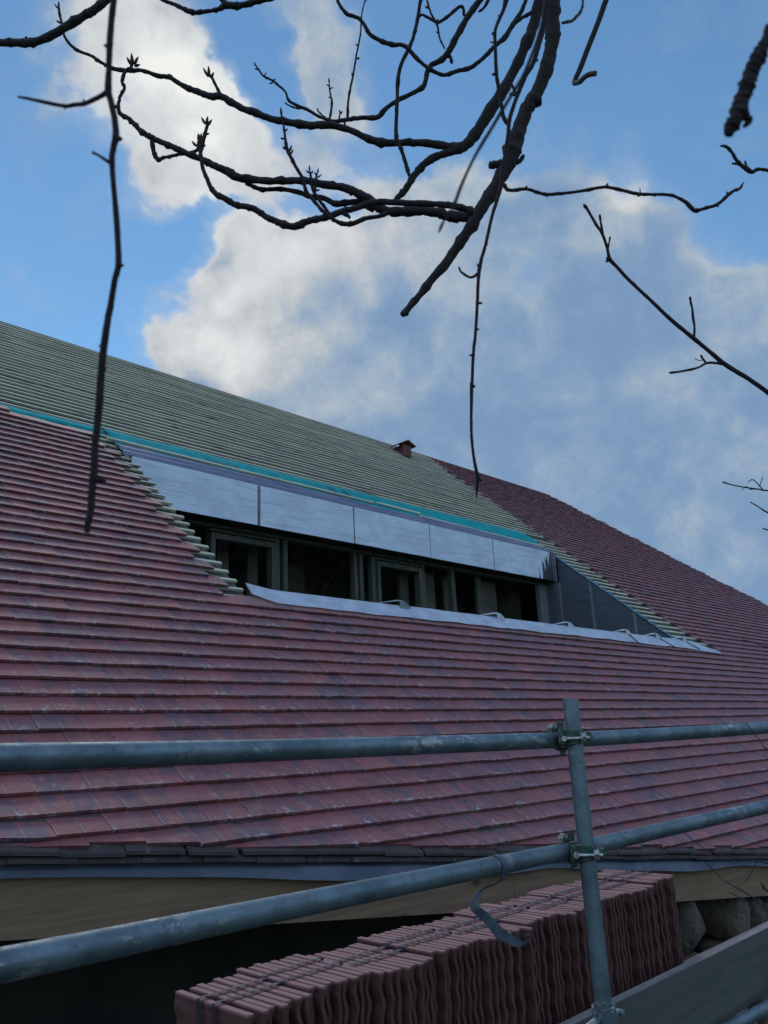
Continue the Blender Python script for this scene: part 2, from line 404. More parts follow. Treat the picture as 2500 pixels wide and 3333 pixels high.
# roof beyond: deck under the tiles, hip slope and rear slope
un = MB()
def quad(*p): un.add([Vector(x) for x in p], [(0, 1, 2, 3)][:1] if len(p) == 4 else [(0, 1, 2)])
o = -.10
quad(RP(-2, eaveB(-2)+.04, o), RP(17, eaveB(17)+.04, o), RP(17, 5.6, o), RP(-2, 5.6, o)); quad(RP(17, eaveB(17)+.04, o), RP(27, eaveB(27)+.04, o), RP(hipA(5.6), 5.6, o), RP(17, 5.6, o))
quad(RP(-2, 5.6, o), RP(4.5, 5.6, o), RP(4.5, RIDGE, o), RP(-2, RIDGE, o))
quad(RP(14.2, 5.6, o), RP(hipA(5.6), 5.6, o), RP(hipA(RIDGE), RIDGE, o), RP(14.2, RIDGE, o))
quad(RP(4.5, 9.4, o), RP(14.2, 9.4, o), RP(14.2, RIDGE, o), RP(4.5, RIDGE, o))
un.build('roof_boarding', M['soffit'], house)
rs = MB(); R0 = RP(-2, RIDGE, -.03); R1 = RP(hipA(RIDGE), RIDGE, -.03)
yb = 2*R0.y; E1 = RP(hipA(.8), .8, -.03)
rs.add([R0, R1, Vector((E1.x, yb-E1.y, E1.z)), Vector((-2, yb-E1.y, E1.z))], [(0, 1, 2, 3)])
rs.add([R1, E1, Vector((E1.x, yb-E1.y, E1.z))], [(0, 1, 2)])
x = rs.build('rear_slope', M['tile_side'], house); s = x.modifiers.new('solid', 'SOLIDIFY'); s.thickness = .04; s.offset = -1
rb = MB(); rb.beam(RP(-2, RIDGE-.01, -.055), RP(15.2, RIDGE-.01, -.055), .05, .03, up=NW); rb.build('ridge_board', M['batten'], house)

# inset dormer: zinc front panels
YF = 8.94; ZT, ZB_ = 7.275, 6.705
xs = [4.50, 6.466, 8.322, 10.11, 11.90, 13.945]
for i in range(5):
    z = MB(); x0, x1 = xs[i]+.012, xs[i+1]-.012
    nx, nz = 14, 4; vs = []
    for j in range(nz+1):
        for k in range(nx+1):
            x_ = x0+(x1-x0)*k/nx; z_ = ZB_+(ZT+.03-ZB_)*j/nz
            vs.append(Vector((x_, YF + .006*noise.noise(Vector((x_*1.3, i*7.1, z_*2))) - random.Random(i).uniform(0, .006), z_)))
    z.add(vs, [(j*(nx+1)+k, j*(nx+1)+k+1, (j+1)*(nx+1)+k+1, (j+1)*(nx+1)+k) for j in range(nz) for k in range(nx)])
    p = z.build('zinc_panel', M['zinc'], house); s = p.modifiers.new('solid', 'SOLIDIFY'); s.thickness = .02; s.offset = 1
    if i < 4:
        e = MB(); e.bx(xs[i+1]+.012, xs[i+1]+.040, YF-.022, YF-.006, ZB_-.004, ZT+.02); e.build('panel_seam', M['zincseam'] if i < 2 else M['zinc'], p)
        e = MB(); e.bx(xs[i+1]-.011, xs[i+1]+.011, YF-.004, YF+.02, ZB_, ZT+.02); e.build('joint', M['soffit'], p)
p['label'] = 'zinc panel with a dark ragged stain at its right end'
c = MB(); c.bx(13.86, 13.885, YF-.03, YF-.004, ZB_-.006, ZT+.03); c.bx(13.93, 13.99, YF-.028, YF+.03, ZB_-.01, ZT+.02); c.build('corner_trim', M['zincseam'], house)
# folded lead trim along the head
def profile(name, mat, prof, segs, parent=house, wob=.01, label=None):
    m = MB()
    for (A0, A1) in segs:
        n = max(2, int((A1-A0)/.25)); vs = []; off = random.uniform(-.02, .02)
        for i in range(n+1):
            A = A0+(A1-A0)*i/n
            for (b, o_) in prof:
                vs.append(RP(A, b + off + wob*noise.noise(Vector((A*.9, b*3, 3))), o_ + off*.25 + wob*.5*noise.noise(Vector((A*1.4, b*5, 9)))))
        q_ = len(prof)
        m.add(vs, [(i*q_+j, (i+1)*q_+j, (i+1)*q_+j+1, i*q_+j+1) for i in range(n) for j in range(q_-1)], smooth=False)
    x = m.build(name, mat, parent, label=label); s = x.modifiers.new('solid', 'SOLIDIFY'); s.thickness = .006; return x
profile('lead_trim', M['leadtrim'], [(9.60, -.030), (9.47, -.022), (9.44, .004), (9.41, .004), (9.385, -.016), (9.30, -.014), (9.275, .004), (9.255, .004), (9.23, -.014), (9.15, -.030), (9.12, -.12)],
        [(4.43, 6.62), (6.55, 8.5), (8.45, 10.3), (10.25, 11.85), (11.82, 14.0)], label='blue grey folded lead trim above the zinc front')
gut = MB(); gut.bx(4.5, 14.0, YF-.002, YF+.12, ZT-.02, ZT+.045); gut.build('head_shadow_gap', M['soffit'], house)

# soffit and window wall below the zinc front
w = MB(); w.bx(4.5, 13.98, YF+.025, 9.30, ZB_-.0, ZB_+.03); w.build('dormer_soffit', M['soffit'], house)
YW = 9.20
def member(name, x0, x1, z0, z1, y0=YW, d=.10, mat='stud'):
    m = MB(); m.bx(x0, x1, y0, y0+d, z0, z1); return m.build(name, M[mat], house, bevel=.003)
Z0 = 4.9
member('head_beam', 4.5, 13.9, 6.655, 6.70, YW-.02, .14)
for a, b_ in ((6.968, 7.055), (7.135, 7.205), (8.548, 8.625), (8.674, 8.752), (8.945, 9.035), (10.15, 10.24), (10.95, 11.05)):
    member('stud', a, b_, Z0, 6.65)
for x0, x1 in ((5.86, 6.965), (9.05, 10.135)):        # two framed window openings
    f = MB(); f.bx(x0, x0+.07, YW-.03, YW+.10, Z0, 6.57); f.bx(x1-.075, x1, YW-.03, YW+.10, Z0, 6.57); f.bx(x0+.072, x1-.077, YW-.032, YW+.10, 6.49, 6.57)
    f.build('window_frame', M['stud'], house, bevel=.003)
    member('lintel', x0+.002, x1-.002, 6.60, 6.645, YW+.01)
    member('stud', x0+.45, x0+.53, 6.572, 6.598, YW+.01)
for a, b_, y in ((6.30, 6.50, 9.7), (6.78, 6.95, 9.6), (9.90, 10.12, 9.5), (7.7, 7.95, 10.2), (8.1, 8.5, 10.4), (10.6, 10.93, 9.6), (11.3, 11.6, 9.7), (11.85, 12.0, 9.35), (12.12, 12.72, 9.56)):
    member('stud', a, b_, Z0, 6.65, y, .06, 'inner' if y > 9.55 else 'stud')
member('stud', 13.66, 13.93, Z0, 6.66, 9.16, .10, 'zincseam')
g = MB(); g.bx(13.93, 14.05, YF+.0, YF+.22, Z0, 6.69); g.build('corner_post', M['zincdark'], house, bevel=.004)
g = MB(); g.bx(14.02, 14.075, YF-.03, YF-.002, Z0, 6.695); g.build('post_trim', M['zincseam'], house)
# rafters and room behind
for i in range(9):
    x_ = 4.9 + i*1.1; m = MB(); m.beam((x_, 9.5, 7.45), (x_, 12.6, 5.2), .05, .15); m.build('rafter', M['inner'], house)
rm = MB()
rm.add([(4.3, 9.9, 4.8), (14.0, 9.9, 4.8), (14.0, 11.4, 4.8), (4.3, 11.4, 4.8), (4.3, 9.9, 7.6), (14.0, 9.9, 7.6), (14.0, 11.4, 7.6), (4.3, 11.4, 7.6)],
       [(2, 3, 7, 6), (4, 5, 6, 7), (0, 3, 7, 4), (1, 2, 6, 5)]); rm.build('room_wall', M['room'], house)
fl = MB(); fl.bx(4.4, 14.12, 6.2, 14, 4.78, 4.86); fl.build('balcony_floor', M['inner'], house)
lc = MB(); lc.bx(4.44, 4.47, 6.35, 9.9, 4.86, 5.1); 
def zroof(y, o=-.075): return 3.65 + (SB*y - D0 + o)/CB
def cheek(y0, y1, x, th=.02, ztop=-.085):
    m = MB(); a = [Vector((x, y0, 4.86)), Vector((x, y1, 4.86)), Vector((x, y1, zroof(y1, ztop))), Vector((x, y0, zroof(y0, ztop)))]
    m.prism(a, [p + Vector((th, 0, 0)) for p in a]); return m
for y0, y1 in ((YF-.002, 8.245), (8.215, 7.375), (7.345, 6.30)):
    p = cheek(y1, y0, 14.075).build('cheek_panel', M['zincdark'], house)
    if y1 > 6.5:
        s = cheek(y1-.055, y1+.005, 14.055, .018).build('seam', M['zincseam'], p)
lcp = cheek(6.3, 9.9, 4.47).build('cheek_panel', M['zincdark'], house)
# blue-edged membrane peeping along the right cheek's slope
m = MB(); n = 60; vs = []
for i in range(n+1):
    B = 5.72 + (9.12-5.72)*i/n; j = .012*noise.noise(Vector((B*9, 1, 1)))
    vs += [RP(14.055+j, B, -.07+j), RP(14.12, B, -.058), RP(14.16, B, -.05)]
m.add(vs, [(i*3+j, (i+1)*3+j, (i+1)*3+j+1, i*3+j+1) for i in range(n) for j in range(2)], smooth=True)
x = m.build('membrane_edge', simple('blue_membrane_edge', (.03, .17, .22), (.07, .12, .24), 12, .5, bump=.4, dist=.01), house); x.modifiers.new('s', 'SOLIDIFY').thickness = .004

# lead sill flashing dressed over the tiles, in lapped sheets with a turned-up fold at each lap
laps = [4.60, 6.70, 8.55, 10.25, 11.95, 12.95, 13.95, 14.95]
for i in range(7):
    A0, A1 = laps[i]-.04, laps[i+1]+.05; n = 26; vs = []; nb = 5
    for k in range(n+1):
        t = k/n; A = A0+(A1-A0)*t
        b_lo = 5.665 + .035*noise.noise(Vector((A*2.2, 4, 4))) + .03*math.sin(PI*t)*0
        if i >= 4: b_lo = 5.66 - .02*t
        if i == 6: b_lo = 5.63 - .06*t
        b_hi = 5.90 - (.01 if i < 4 else 0)
        if i == 0 and t < .12: b_lo = 5.66 + (.12-t)*1.2; b_hi = 5.90 + (.12-t)*.6
        if i == 6 and A > 14.40: b_hi = 5.86 - (A-14.40)*.44
        for j in range(nb+1):
            s_ = j/nb; B = b_lo+(b_hi-b_lo)*s_
            o_ = .007 + .020*s_ + .010*abs(noise.noise(Vector((A*3.1, B*6, 2)))) + .003*i % .004
            if s_ > .95 and i < 6: o_ += .004
            if i < 6 and t > .93: o_ += .003
            vs.append(RP(A, B, o_))
    m = MB(); m.add(vs, [(k*(nb+1)+j, (k+1)*(nb+1)+j, (k+1)*(nb+1)+j+1, k*(nb+1)+j+1) for k in range(n) for j in range(nb)])
    p = m.build('sill_flashing', M['lead'], house); s = p.modifiers.new('s', 'SOLIDIFY'); s.thickness = .004
    if i >= 0 and i < 6:
        # turned-up corner: a small leaning flap at the lap
        Af = laps[i+1]; m = MB()
        pts = [RP(Af-.40, 5.90, .020), RP(Af-.03, 5.905, .085), RP(Af+.05, 5.895, .090), RP(Af+.17, 5.88, .030)]
        low = [RP(Af-.38, 5.86, .016), RP(Af-.03, 5.84, .022), RP(Af+.05, 5.83, .022), RP(Af+.19, 5.85, .018)]
        fr = [RP(Af-.30, 5.93, .018), RP(Af-.03, 5.95, .070), RP(Af+.05, 5.95, .072), RP(Af+.12, 5.93, .024)]
        m.add(pts+low+fr, [(0, 1, 9, 8), (1, 2, 10, 9), (2, 3, 11, 10), (2, 3, 7, 6), (1, 2, 6, 5)])
        f_ = m.build('flashing_fold', M['zincseam'] if i < 1 else M['lead'], p); f_.modifiers.new('s', 'SOLIDIFY').thickness = .004
        if i >= 3:
            m = MB(); m.beam(RP(Af+.02, 5.90, .045), RP(Af+.05+.24*(i > 3), 5.64, .018), .022, .008, up=NW); m.build('lap_joint', M['soffit'], p)

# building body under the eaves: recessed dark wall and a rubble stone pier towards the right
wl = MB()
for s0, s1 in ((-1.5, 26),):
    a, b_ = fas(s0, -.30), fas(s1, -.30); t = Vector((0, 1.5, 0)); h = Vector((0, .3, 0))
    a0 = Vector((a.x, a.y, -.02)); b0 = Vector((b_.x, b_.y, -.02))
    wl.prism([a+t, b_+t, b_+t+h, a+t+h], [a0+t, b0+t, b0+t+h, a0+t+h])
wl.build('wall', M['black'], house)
def rough_stone(name, c, r, mat, parent=None, seed=0, **k):
    rn = random.Random(seed*13+5); bm = bmesh.new()
    for i in range(16):
        p = Vector((rn.uniform(-1, 1), rn.uniform(-1, 1), rn.uniform(-1, 1))); m_ = max(abs(p.x), abs(p.y), abs(p.z)); p = p/m_*rn.uniform(.72, 1.0); bm.verts.new(p)
    bmesh.ops.convex_hull(bm, input=bm.verts); bmesh.ops.delete(bm, geom=[v for v in bm.verts if not v.link_faces], context='VERTS')
    bmesh.ops.bevel(bm, geom=list(bm.edges), offset=.09, segments=2, affect='EDGES', clamp_overlap=True)
    bmesh.ops.triangulate(bm, faces=bm.faces)
    for _ in range(2): bmesh.ops.subdivide_edges(bm, edges=[e for e in bm.edges if e.calc_length() > .12], cuts=1, use_grid_fill=True); bmesh.ops.triangulate(bm, faces=bm.faces)
    for v in bm.verts:
        p = v.co.copy(); p *= 1 + .06*noise.noise(p*2.5+Vector((seed, 0, 0))) + .03*noise.noise(p*7+Vector((seed, 3, 0)))
        v.co = Vector((p.x*r[0], p.y*r[1], p.z*r[2]))
    me = bpy.data.meshes.new(name); bm.to_mesh(me); bm.free(); me.materials.append(mat)
    for p_ in me.polygons: p_.use_smooth = True
    o_ = link(bpy.data.objects.new(name, me)); o_.location = c; o_.rotation_euler = (.05*seed % .2, .04*seed % .15, -.12+.1*(seed % 3))
    if parent: o_.parent = parent; o_.location = Vector(c)-wloc(parent)
    setp(o_, **k); return o_
pier = empty('stone_wall', (8.6, 3.9, 0), 'rough sandstone rubble wall in the shade under the fascia board, far right', 'stone wall')
sd = 0
for row in range(6):
    zc = 2.0 - row*.38
    x_ = 7.47 + (.0 if row == 0 else random.uniform(-.15, .15))
    if row == 0: zc = 2.02
    while x_ < 12:
        wd = random.uniform(.16, .36) if sd else .31; sd += 1
        yy = 3.80 - (x_-7.47)*.13 + random.uniform(-.03, .05)
        rough_stone('stone', (x_, yy, zc + random.uniform(-.05, .02) - (x_-7.47)*.11), (wd, .30, .22 if row else .26), M['stone'], pier, sd)
        x_ += wd*2*.93

# ------------------------------------------------------------------ upright tiles left on the upper slope
tp = empty('vent_stack', RP(13.66, 14.05, -.03), 'small red clay stack of tiles standing on the battens just below the ridge', 'roof vent')
def onroofpx(x, y, Bd): return None
base = RP(13.66, 14.02, -.03)
m = MB(); m.bx(base.x-.15, base.x+.15, base.y-.02, base.y+.02, base.z-.02, base.z+.30); m.bx(base.x-.145, base.x+.145, base.y+.021, base.y+.30, base.z+.04, base.z+.28)
m.build('stack_body', M['tile_side'], tp, bevel=.006)
m = MB()
m.box(base+Vector((-.14, .10, .335)), (.155, 0, .075), (0, .17, .0), (-.004, 0, .010)); m.box(base+Vector((.15, .10, .350)), (.145, 0, -.045), (0, .17, 0), (.004, 0, .010))
m.box(base+Vector((.12, .08, .385)), (.10, 0, -.045), (0, .14, 0), (.004, 0, .010))
m.build('cap_tiles', M['tile_side'], tp, bevel=.004)

# ------------------------------------------------------------------ scaffold
RR = .02415
scaf = empty('scaffold', (2.28, 1.44, 0), 'galvanised tube scaffold guard rail with one upright post and two long rails', 'scaffold')
P1, P2 = atz(1231.5, 1510, 2.475), atz(1306, 2197, 2.215)
ax = (P2-P1).normalized(); P3 = P2 + ax*.05
pm = MB()
def tube_hollow(mb, pts, r, n=28):
    mb.tube(pts, r, n, cap=False)
ptop = P1
tube_hollow(pm, [P1, P1+(P2-P1)*.5, P2, Vector((P2.x+.15, P2.y-.02, .0))], RR)
pm.tube([P1+ax*.001, P2], RR-.004, 28, cap=False)
pm.build('standard', M['pipe'], scaf)
def dense(pts, seg=.15):
    out = []
    for i in range(len(pts)-1):
        a, b_ = Vector(pts[i]), Vector(pts[i+1]); k = max(1, int((b_-a).length/seg))
        for j in range(k): out.append(a.lerp(b_, j/k))
    return out + [Vector(pts[-1])]
def catmull(pts, sub=8):
    P = [Vector(p) for p in pts]; P = [P[0]*2-P[1]] + P + [P[-1]*2-P[-2]]; out = []
    for i in range(1, len(P)-2):
        for j in range(sub):
            t = j/sub; a, b_, c_, d = P[i-1], P[i], P[i+1], P[i+2]
            out.append(.5*((2*b_) + (c_-a)*t + (2*a-5*b_+4*c_-d)*t*t + (3*b_-a-3*c_+d)*t**3))
    out.append(P[-2]); return out
up = MB(); U = [atz(-60, 1640, 1.295), atz(0, 1636.5, 1.37), atz(600, 1620, 1.82), atz(1205, 1598.5, 2.50), atz(1430, 1586.5, 2.87), atz(1659, 1571.5, 3.40), atz(1800, 1562, 3.86)]
up.tube(catmull(U, 10), RR, 28); up.build('guard_rail', M['pipe'], scaf, label='upper guard rail')
lo = MB(); L = [atz(-60, 2096, 1.10), atz(0, 2085, 1.15), atz(620, 1959, 1.60), atz(1245, 1834, 2.42), atz(1460, 1786, 2.75), atz(1659, 1742, 3.10), atz(1800, 1711, 3.4)]
lo.tube(catmull(L, 10), RR, 28); lo.build('guard_rail', M['pipe'], scaf, label='lower guard rail, streaked with pale scale')
lg = MB(); lg.tube([atz(1500, 2262, 3.0), atz(1700, 2152, 3.5)], RR, 24); lg.build('ledger', M['pipe'], scaf)
def hexnut(mb, c, axis, r, h):
    axis = axis.normalized(); u = axis.orthogonal().normalized(); v = axis.cross(u); top = []; low = []
    for k in range(6):
        a = k*PI/3; d = u*math.cos(a)*r + v*math.sin(a)*r; top.append(c+d+axis*h/2); low.append(c+d-axis*h/2)
    mb.prism(top, low)
def band(mb, c, axis, r, w, th, a0, a1, ref):        # arc-shaped half clamp wrapped round a tube
    axis = axis.normalized(); u = (ref - axis*ref.dot(axis)).normalized(); v = axis.cross(u); n = 18; vs = []
    for k in range(n+1):
        a = a0+(a1-a0)*k/n; d = u*math.cos(a)+v*math.sin(a)
        ww = w*(1-.25*abs(2*k/n-1)**3)
        vs += [c+d*r-axis*ww/2, c+d*r+axis*ww/2, c+d*(r+th)+axis*ww/2, c+d*(r+th)-axis*ww/2]
    fs = [(k*4+j, k*4+(j+1) % 4, (k+1)*4+(j+1) % 4, (k+1)*4+j) for k in range(n) for j in range(4)]
    fs += [(0, 1, 2, 3), (n*4+3, n*4+2, n*4+1, n*4)]
    mb.add(vs, fs, smooth=False)
def coupler(Pc, Rc, rail_dir):                        # right-angle coupler: one clamp on the post, one on the rail
    rd = rail_dir.normalized(); pa = -ax
    if pa.z < 0: pa = -pa
    tocam = (CAM-Pc); tocam = (tocam - pa*tocam.dot(pa)).normalized(); side = pa.cross(tocam)
    if side.x > 0: side = -side                       # towards the left of the picture
    left = side
    co = empty('coupler', Pc); co.parent = scaf; co.location = Pc - scaf.location
    b = MB()
    band(b, Pc, pa, RR+.001, .048, .007, -PI*.75, PI*.75, (left*.9 - tocam*.2).normalized())
    # jaws: lugs on the right (bolt side) and hinge on the left
    for s in (-1, 1):
        b.box(Pc - left*(RR+.014) + tocam*.010*s*1.3 + tocam*.006, left*.013, pa*.014, tocam*.0035)
    b.box(Pc + left*(RR+.013) + tocam*.004, left*.011, pa*.021, tocam*.008)
    b.box(Pc + left*(RR+.011) - tocam*.018, left*.010, pa*.030, tocam*.016)
    o1 = b.build('post_clamp', M['coupler'], scaf, bevel=.0022); o1.parent = co; o1.location = -Pc
    b = MB(); rc = Rc
    rp = rc - Pc
    band(b, rc, rd, RR+.001, .046, .007, -PI*.8, PI*.8, (-pa*.7-tocam*.7).normalized())
    b.box(rc + pa*(RR+.016) - tocam*.004, rd*.018, pa*.016, tocam*.008); b.box(rc - pa*(RR+.013), rd*.017, pa*.011, tocam*.012)
    b.box(rc + pa*(RR+.012) - rd*.030, rd*.005, pa*.013, tocam*.010)
    o2 = b.build('rail_clamp', M['coupler'], scaf, bevel=.0022); o2.parent = co; o2.location = -Pc
    b = MB(); bc = Pc + tocam*(RR+.012) - pa*.004
    b.tube([bc + left*.026, bc - left*.045], .0055, 12); hexnut(b, bc - left*.028, left, .0155, .014); b.tube([bc - left*.020, bc - left*.023], .014, 16)
    b.tube([bc + left*.030 - tocam*.018, bc + left*.030 + tocam*.006], .0080, 12)
    o3 = b.build('bolt', M['bolt'], scaf, bevel=.0008); o3.parent = co; o3.location = -Pc
    b = MB(); bc = rc + pa*(RR+.013) + left*.006
    b.tube([bc + rd*.012, bc - rd*.058], .0050, 12); hexnut(b, bc - rd*.044, rd, .0105, .010); b.tube([bc - rd*.034, bc - rd*.037], .0135, 16); b.tube([bc - rd*.024, bc - rd*.027], .0120, 16)
    o4 = b.build('bolt', M['bolt'], scaf, bevel=.0008); o4.parent = co; o4.location = -Pc
def near_on(pts, p):
    return min(catmull(pts, 40), key=lambda q_: (q_-p).length)
for px, py, pts in ((1240.5, 1592, U), (1267.5, 1842, L)):
    t = (py-1510)/(2197-1510); best = min((P1.lerp(P2, s/400) for s in range(401)), key=lambda q_: (q_ - CAM).normalized().angle((atz(px, py, 1)-CAM).normalized()))
    cm = catmull(pts, 40); vd = (atz(px-25, py+4, 1)-CAM).normalized(); rc = min(cm, key=lambda q_: (q_-CAM).normalized().angle(vd)); i = cm.index(rc); coupler(best, rc, cm[min(i+3, len(cm)-1)] - cm[i-3])
# base coupler where the post meets the toe board
b = MB(); cb = P1.lerp(P2, .992); 
band(b, cb, ax, RR+.001, .05, .008, -PI*.9, PI*.9, Vector((1, 0, 0))); 
for s in (-1, 1): b.box(cb + Vector((s*.048, .005, -.012)), (.022, 0, .003), (0, .014, 0), (0, 0, .006))
b.tube([cb+Vector((.070, -.02, -.010)), cb+Vector((.070, .02, -.010))], .009, 12)
b.build('base_coupler', M['pipe'], scaf, bevel=.003)

# toe board and deck
tb = MB(); tb.bx(1.2, 5.6, 1.70, 1.735, 2.50, 2.749); tbo = tb.build('toe_board', M['toe'], loc=(3, 1.71, 2.5), bevel=.003, label='weathered grey green scaffold board standing on edge beside the tile stack', cat='board')
te = MB(); te.bx(1.2, 5.6, 1.699, 1.736, 2.7492, 2.7520); te.build('worn_edge', M['toetop'], tbo)
for i, (y0, y1) in enumerate(((1.74, 1.965), (1.970, 2.185))):
    d = MB(); d.bx(-.5, (7.0, 3.62)[i], y0, y1, 2.605, 2.643 + .001*i); d.build('scaffold_board', M['deck'], loc=(3, y0, 2.6), bevel=.004,
        label=('scaffold deck board just behind the toe board, under the front of the tile stack', 'rear scaffold deck board under the back of the tile stack')[i], cat='board', group='scaffold deck boards')
# ------------------------------------------------------------------ loose strap wound round the lower rail
sp = MB()
cl = catmull(L, 40); sc_ = min(cl, key=lambda q_: (q_-CAM).normalized().angle((atz(1077, 1872, 1)-CAM).normalized())); i = cl.index(sc_); td = (cl[i+2]-cl[i-2]).normalized()
tc = (CAM-sc_); tc = (tc-td*tc.dot(td)).normalized(); uu = td.cross(tc)
if uu.z < 0: uu = -uu
n = 30; vs = []; W2 = .0125
for k in range(n+1):
    a = -2.2 + k/n*(4.9); d = uu*math.cos(a) + tc*math.sin(a); r = RR+.0012
    sh = td*(.010*(a/2.5)); vs += [sc_ + d*r + sh - td*W2, sc_ + d*r + sh + td*W2]
zs = 2.05
ribbon = [((1090, 1898), (1077, 1903), 2.10), ((1074, 1906), (1072, 1909), 2.12), ((1050, 1914), (1045, 1919), 2.10), ((1031, 1927), (1037, 1931), 2.07), ((1021, 1942), (1029, 1943), 2.05),
          ((1017, 1954), (1026, 1951), 2.04), ((1022, 1967), (1035, 1961), 2.04), ((1042, 1984), (1054, 1976), 2.06), ((1062, 2008), (1074, 1998), 2.07), ((1078, 2024), (1092, 2014), 2.08),
          ((1108, 2040), (1117, 2029), 2.09), ((1124, 2043), (1131, 2036), 2.10), ((1130, 2042), (1141, 2033), 2.11)]
for (a, b_, z) in ribbon:
    mx, my = (a[0]+b_[0])/2, (a[1]+b_[1])/2; a = (mx+(a[0]-mx)*1.45, my+(a[1]-my)*1.45); b_ = (mx+(b_[0]-mx)*1.45, my+(b_[1]-my)*1.45)
    vs += [atz(a[0], a[1], z), atz(b_[0], b_[1], z+.012)]
# smooth the free end
def smooth_ribbon(vs, start):
    A = [vs[i] for i in range(0, len(vs), 2)]; B = [vs[i] for i in range(1, len(vs), 2)]; A = catmull(A, 4); B = catmull(B, 4); o = []
    for a, b_ in zip(A, B): o += [a, b_]
    return o
vs = smooth_ribbon(vs, n)
sp.add(vs, [(2*k, 2*k+1, 2*k+3, 2*k+2) for k in range(len(vs)//2-1)])
tip = [atz(1127, 2041, 2.10), atz(1134, 2031, 2.10), atz(1132, 2019, 2.085), atz(1146, 2018, 2.09), atz(1142, 2028, 2.10), atz(1139, 2036, 2.105)]
sp.add(tip, [(0, 1, 5), (1, 2, 3, 4), (1, 4, 5)])
so_ = sp.build('strap', M['strap'], loc=sc_, label='loose grey blue strap wound round the lower scaffold rail, its curled end hanging', cat='strap')
so_.modifiers.new('s', 'SOLIDIFY').thickness = .0014

# ------------------------------------------------------------------ the stack of spare tiles on edge
def tile_mesh(seed):
    rnd = random.Random(seed); ny, nz = 8, 40; W, H, T = .330, .395, .0125; vs = []
    def xo(y, z, side):
        s = noise.noise(Vector((seed*3.3, z*11, 0)))*.0045 + .0042*math.sin(z*58+seed)*(1 if side else .7)
        rib = .004*max(0, math.cos((y+.5)*2*PI*2)) if not side else 0
        return s + rib
    m = MB()
    for side in (0, 1):
        for j in range(nz+1):
            for k in range(ny+1):
                y = -W/2+W*k/ny; z = H*j/nz; edge = (k in (0, ny)); top = max(0.0, 1-(H-z)/.012)
                tk = .0125 + (.0062 if top > 0 else 0)
                wav = ((.0034*math.sin(z*82+seed*.13) + .0016*math.sin(z*47)) + .0010*noise.noise(Vector((seed*3.3, z*24, k*.3)))) * (1-top) * (1 if edge or k in (1, ny-1) else .4)
                bow = .0012*math.sin(PI*(k/ny))*(1 if seed % 2 else -1)
                e = .0016*math.sin(z*75+seed*2) * (1-top) if edge else 0
                vs.append(((-.5 if not side else .5)*tk + wav + bow, y + e*(1 if k else -1), z))
    n_ = (nz+1)*(ny+1); fs = []
    I = lambda s, j, k: s*n_ + j*(ny+1)+k
    for j in range(nz):
        for k in range(ny):
            fs.append((I(0, j, k), I(0, j+1, k), I(0, j+1, k+1), I(0, j, k+1))); fs.append((I(1, j, k), I(1, j, k+1), I(1, j+1, k+1), I(1, j+1, k)))
        fs.append((I(0, j, 0), I(1, j, 0), I(1, j+1, 0), I(0, j+1, 0))); fs.append((I(0, j, ny), I(0, j+1, ny), I(1, j+1, ny), I(1, j, ny)))
    for k in range(ny):
        fs.append((I(0, 0, k), I(0, 0, k+1), I(1, 0, k+1), I(1, 0, k))); fs.append((I(0, nz, k), I(1, nz, k), I(1, nz, k+1), I(0, nz, k+1)))
    m.add(vs, fs, smooth=False)
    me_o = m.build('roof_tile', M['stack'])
    return me_o
def stack_mat():
    m, nt, b = newmat('new_red_roof_tile'); q = NT(nt); P = geo(q); oi = q.n('ShaderNodeObjectInfo')
    col = q.mix(oi.outputs['Random'], (.125, .050, .043), (.078, .034, .030))  # body colour kept dark to stand in for the shaded tile sides
    col = q.mix(q.rng(q.noise(P, 25, 5, .6), .4, .7, 0, .6), col, (.10, .05, .045))
    col = q.mix(q.rng(q.noise(P, 120, 3, .6), .63, .7, 0, .35), col, (.30, .20, .18))
    sp = q.n('ShaderNodeSeparateXYZ'); nt.links.new(obco(q), sp.inputs[0])     # light from overhead painted as a paler colour along the upper edges
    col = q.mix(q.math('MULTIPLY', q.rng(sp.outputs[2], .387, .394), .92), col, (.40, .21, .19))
    q.set(b.inputs['Base Color'], col); b.inputs['Roughness'].default_value = .85; q.set(b.inputs['Normal'], q.bump(q.noise(P, 200, 4, .7), .5, .002)); return m
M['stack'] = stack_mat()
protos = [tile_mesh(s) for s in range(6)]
bundles = [(1.268, 1.475, 7), (1.480, 1.700, 8), (1.712, 1.93, 8), (1.938, 2.16, 8), (2.170, 2.40, 8), (2.408, 2.62, 8), (2.632, 2.86, 8), (2.868, 3.08, 8), (3.092, 3.30, 8), (3.308, 3.535, 8)]
nt_ = 0; tops = []
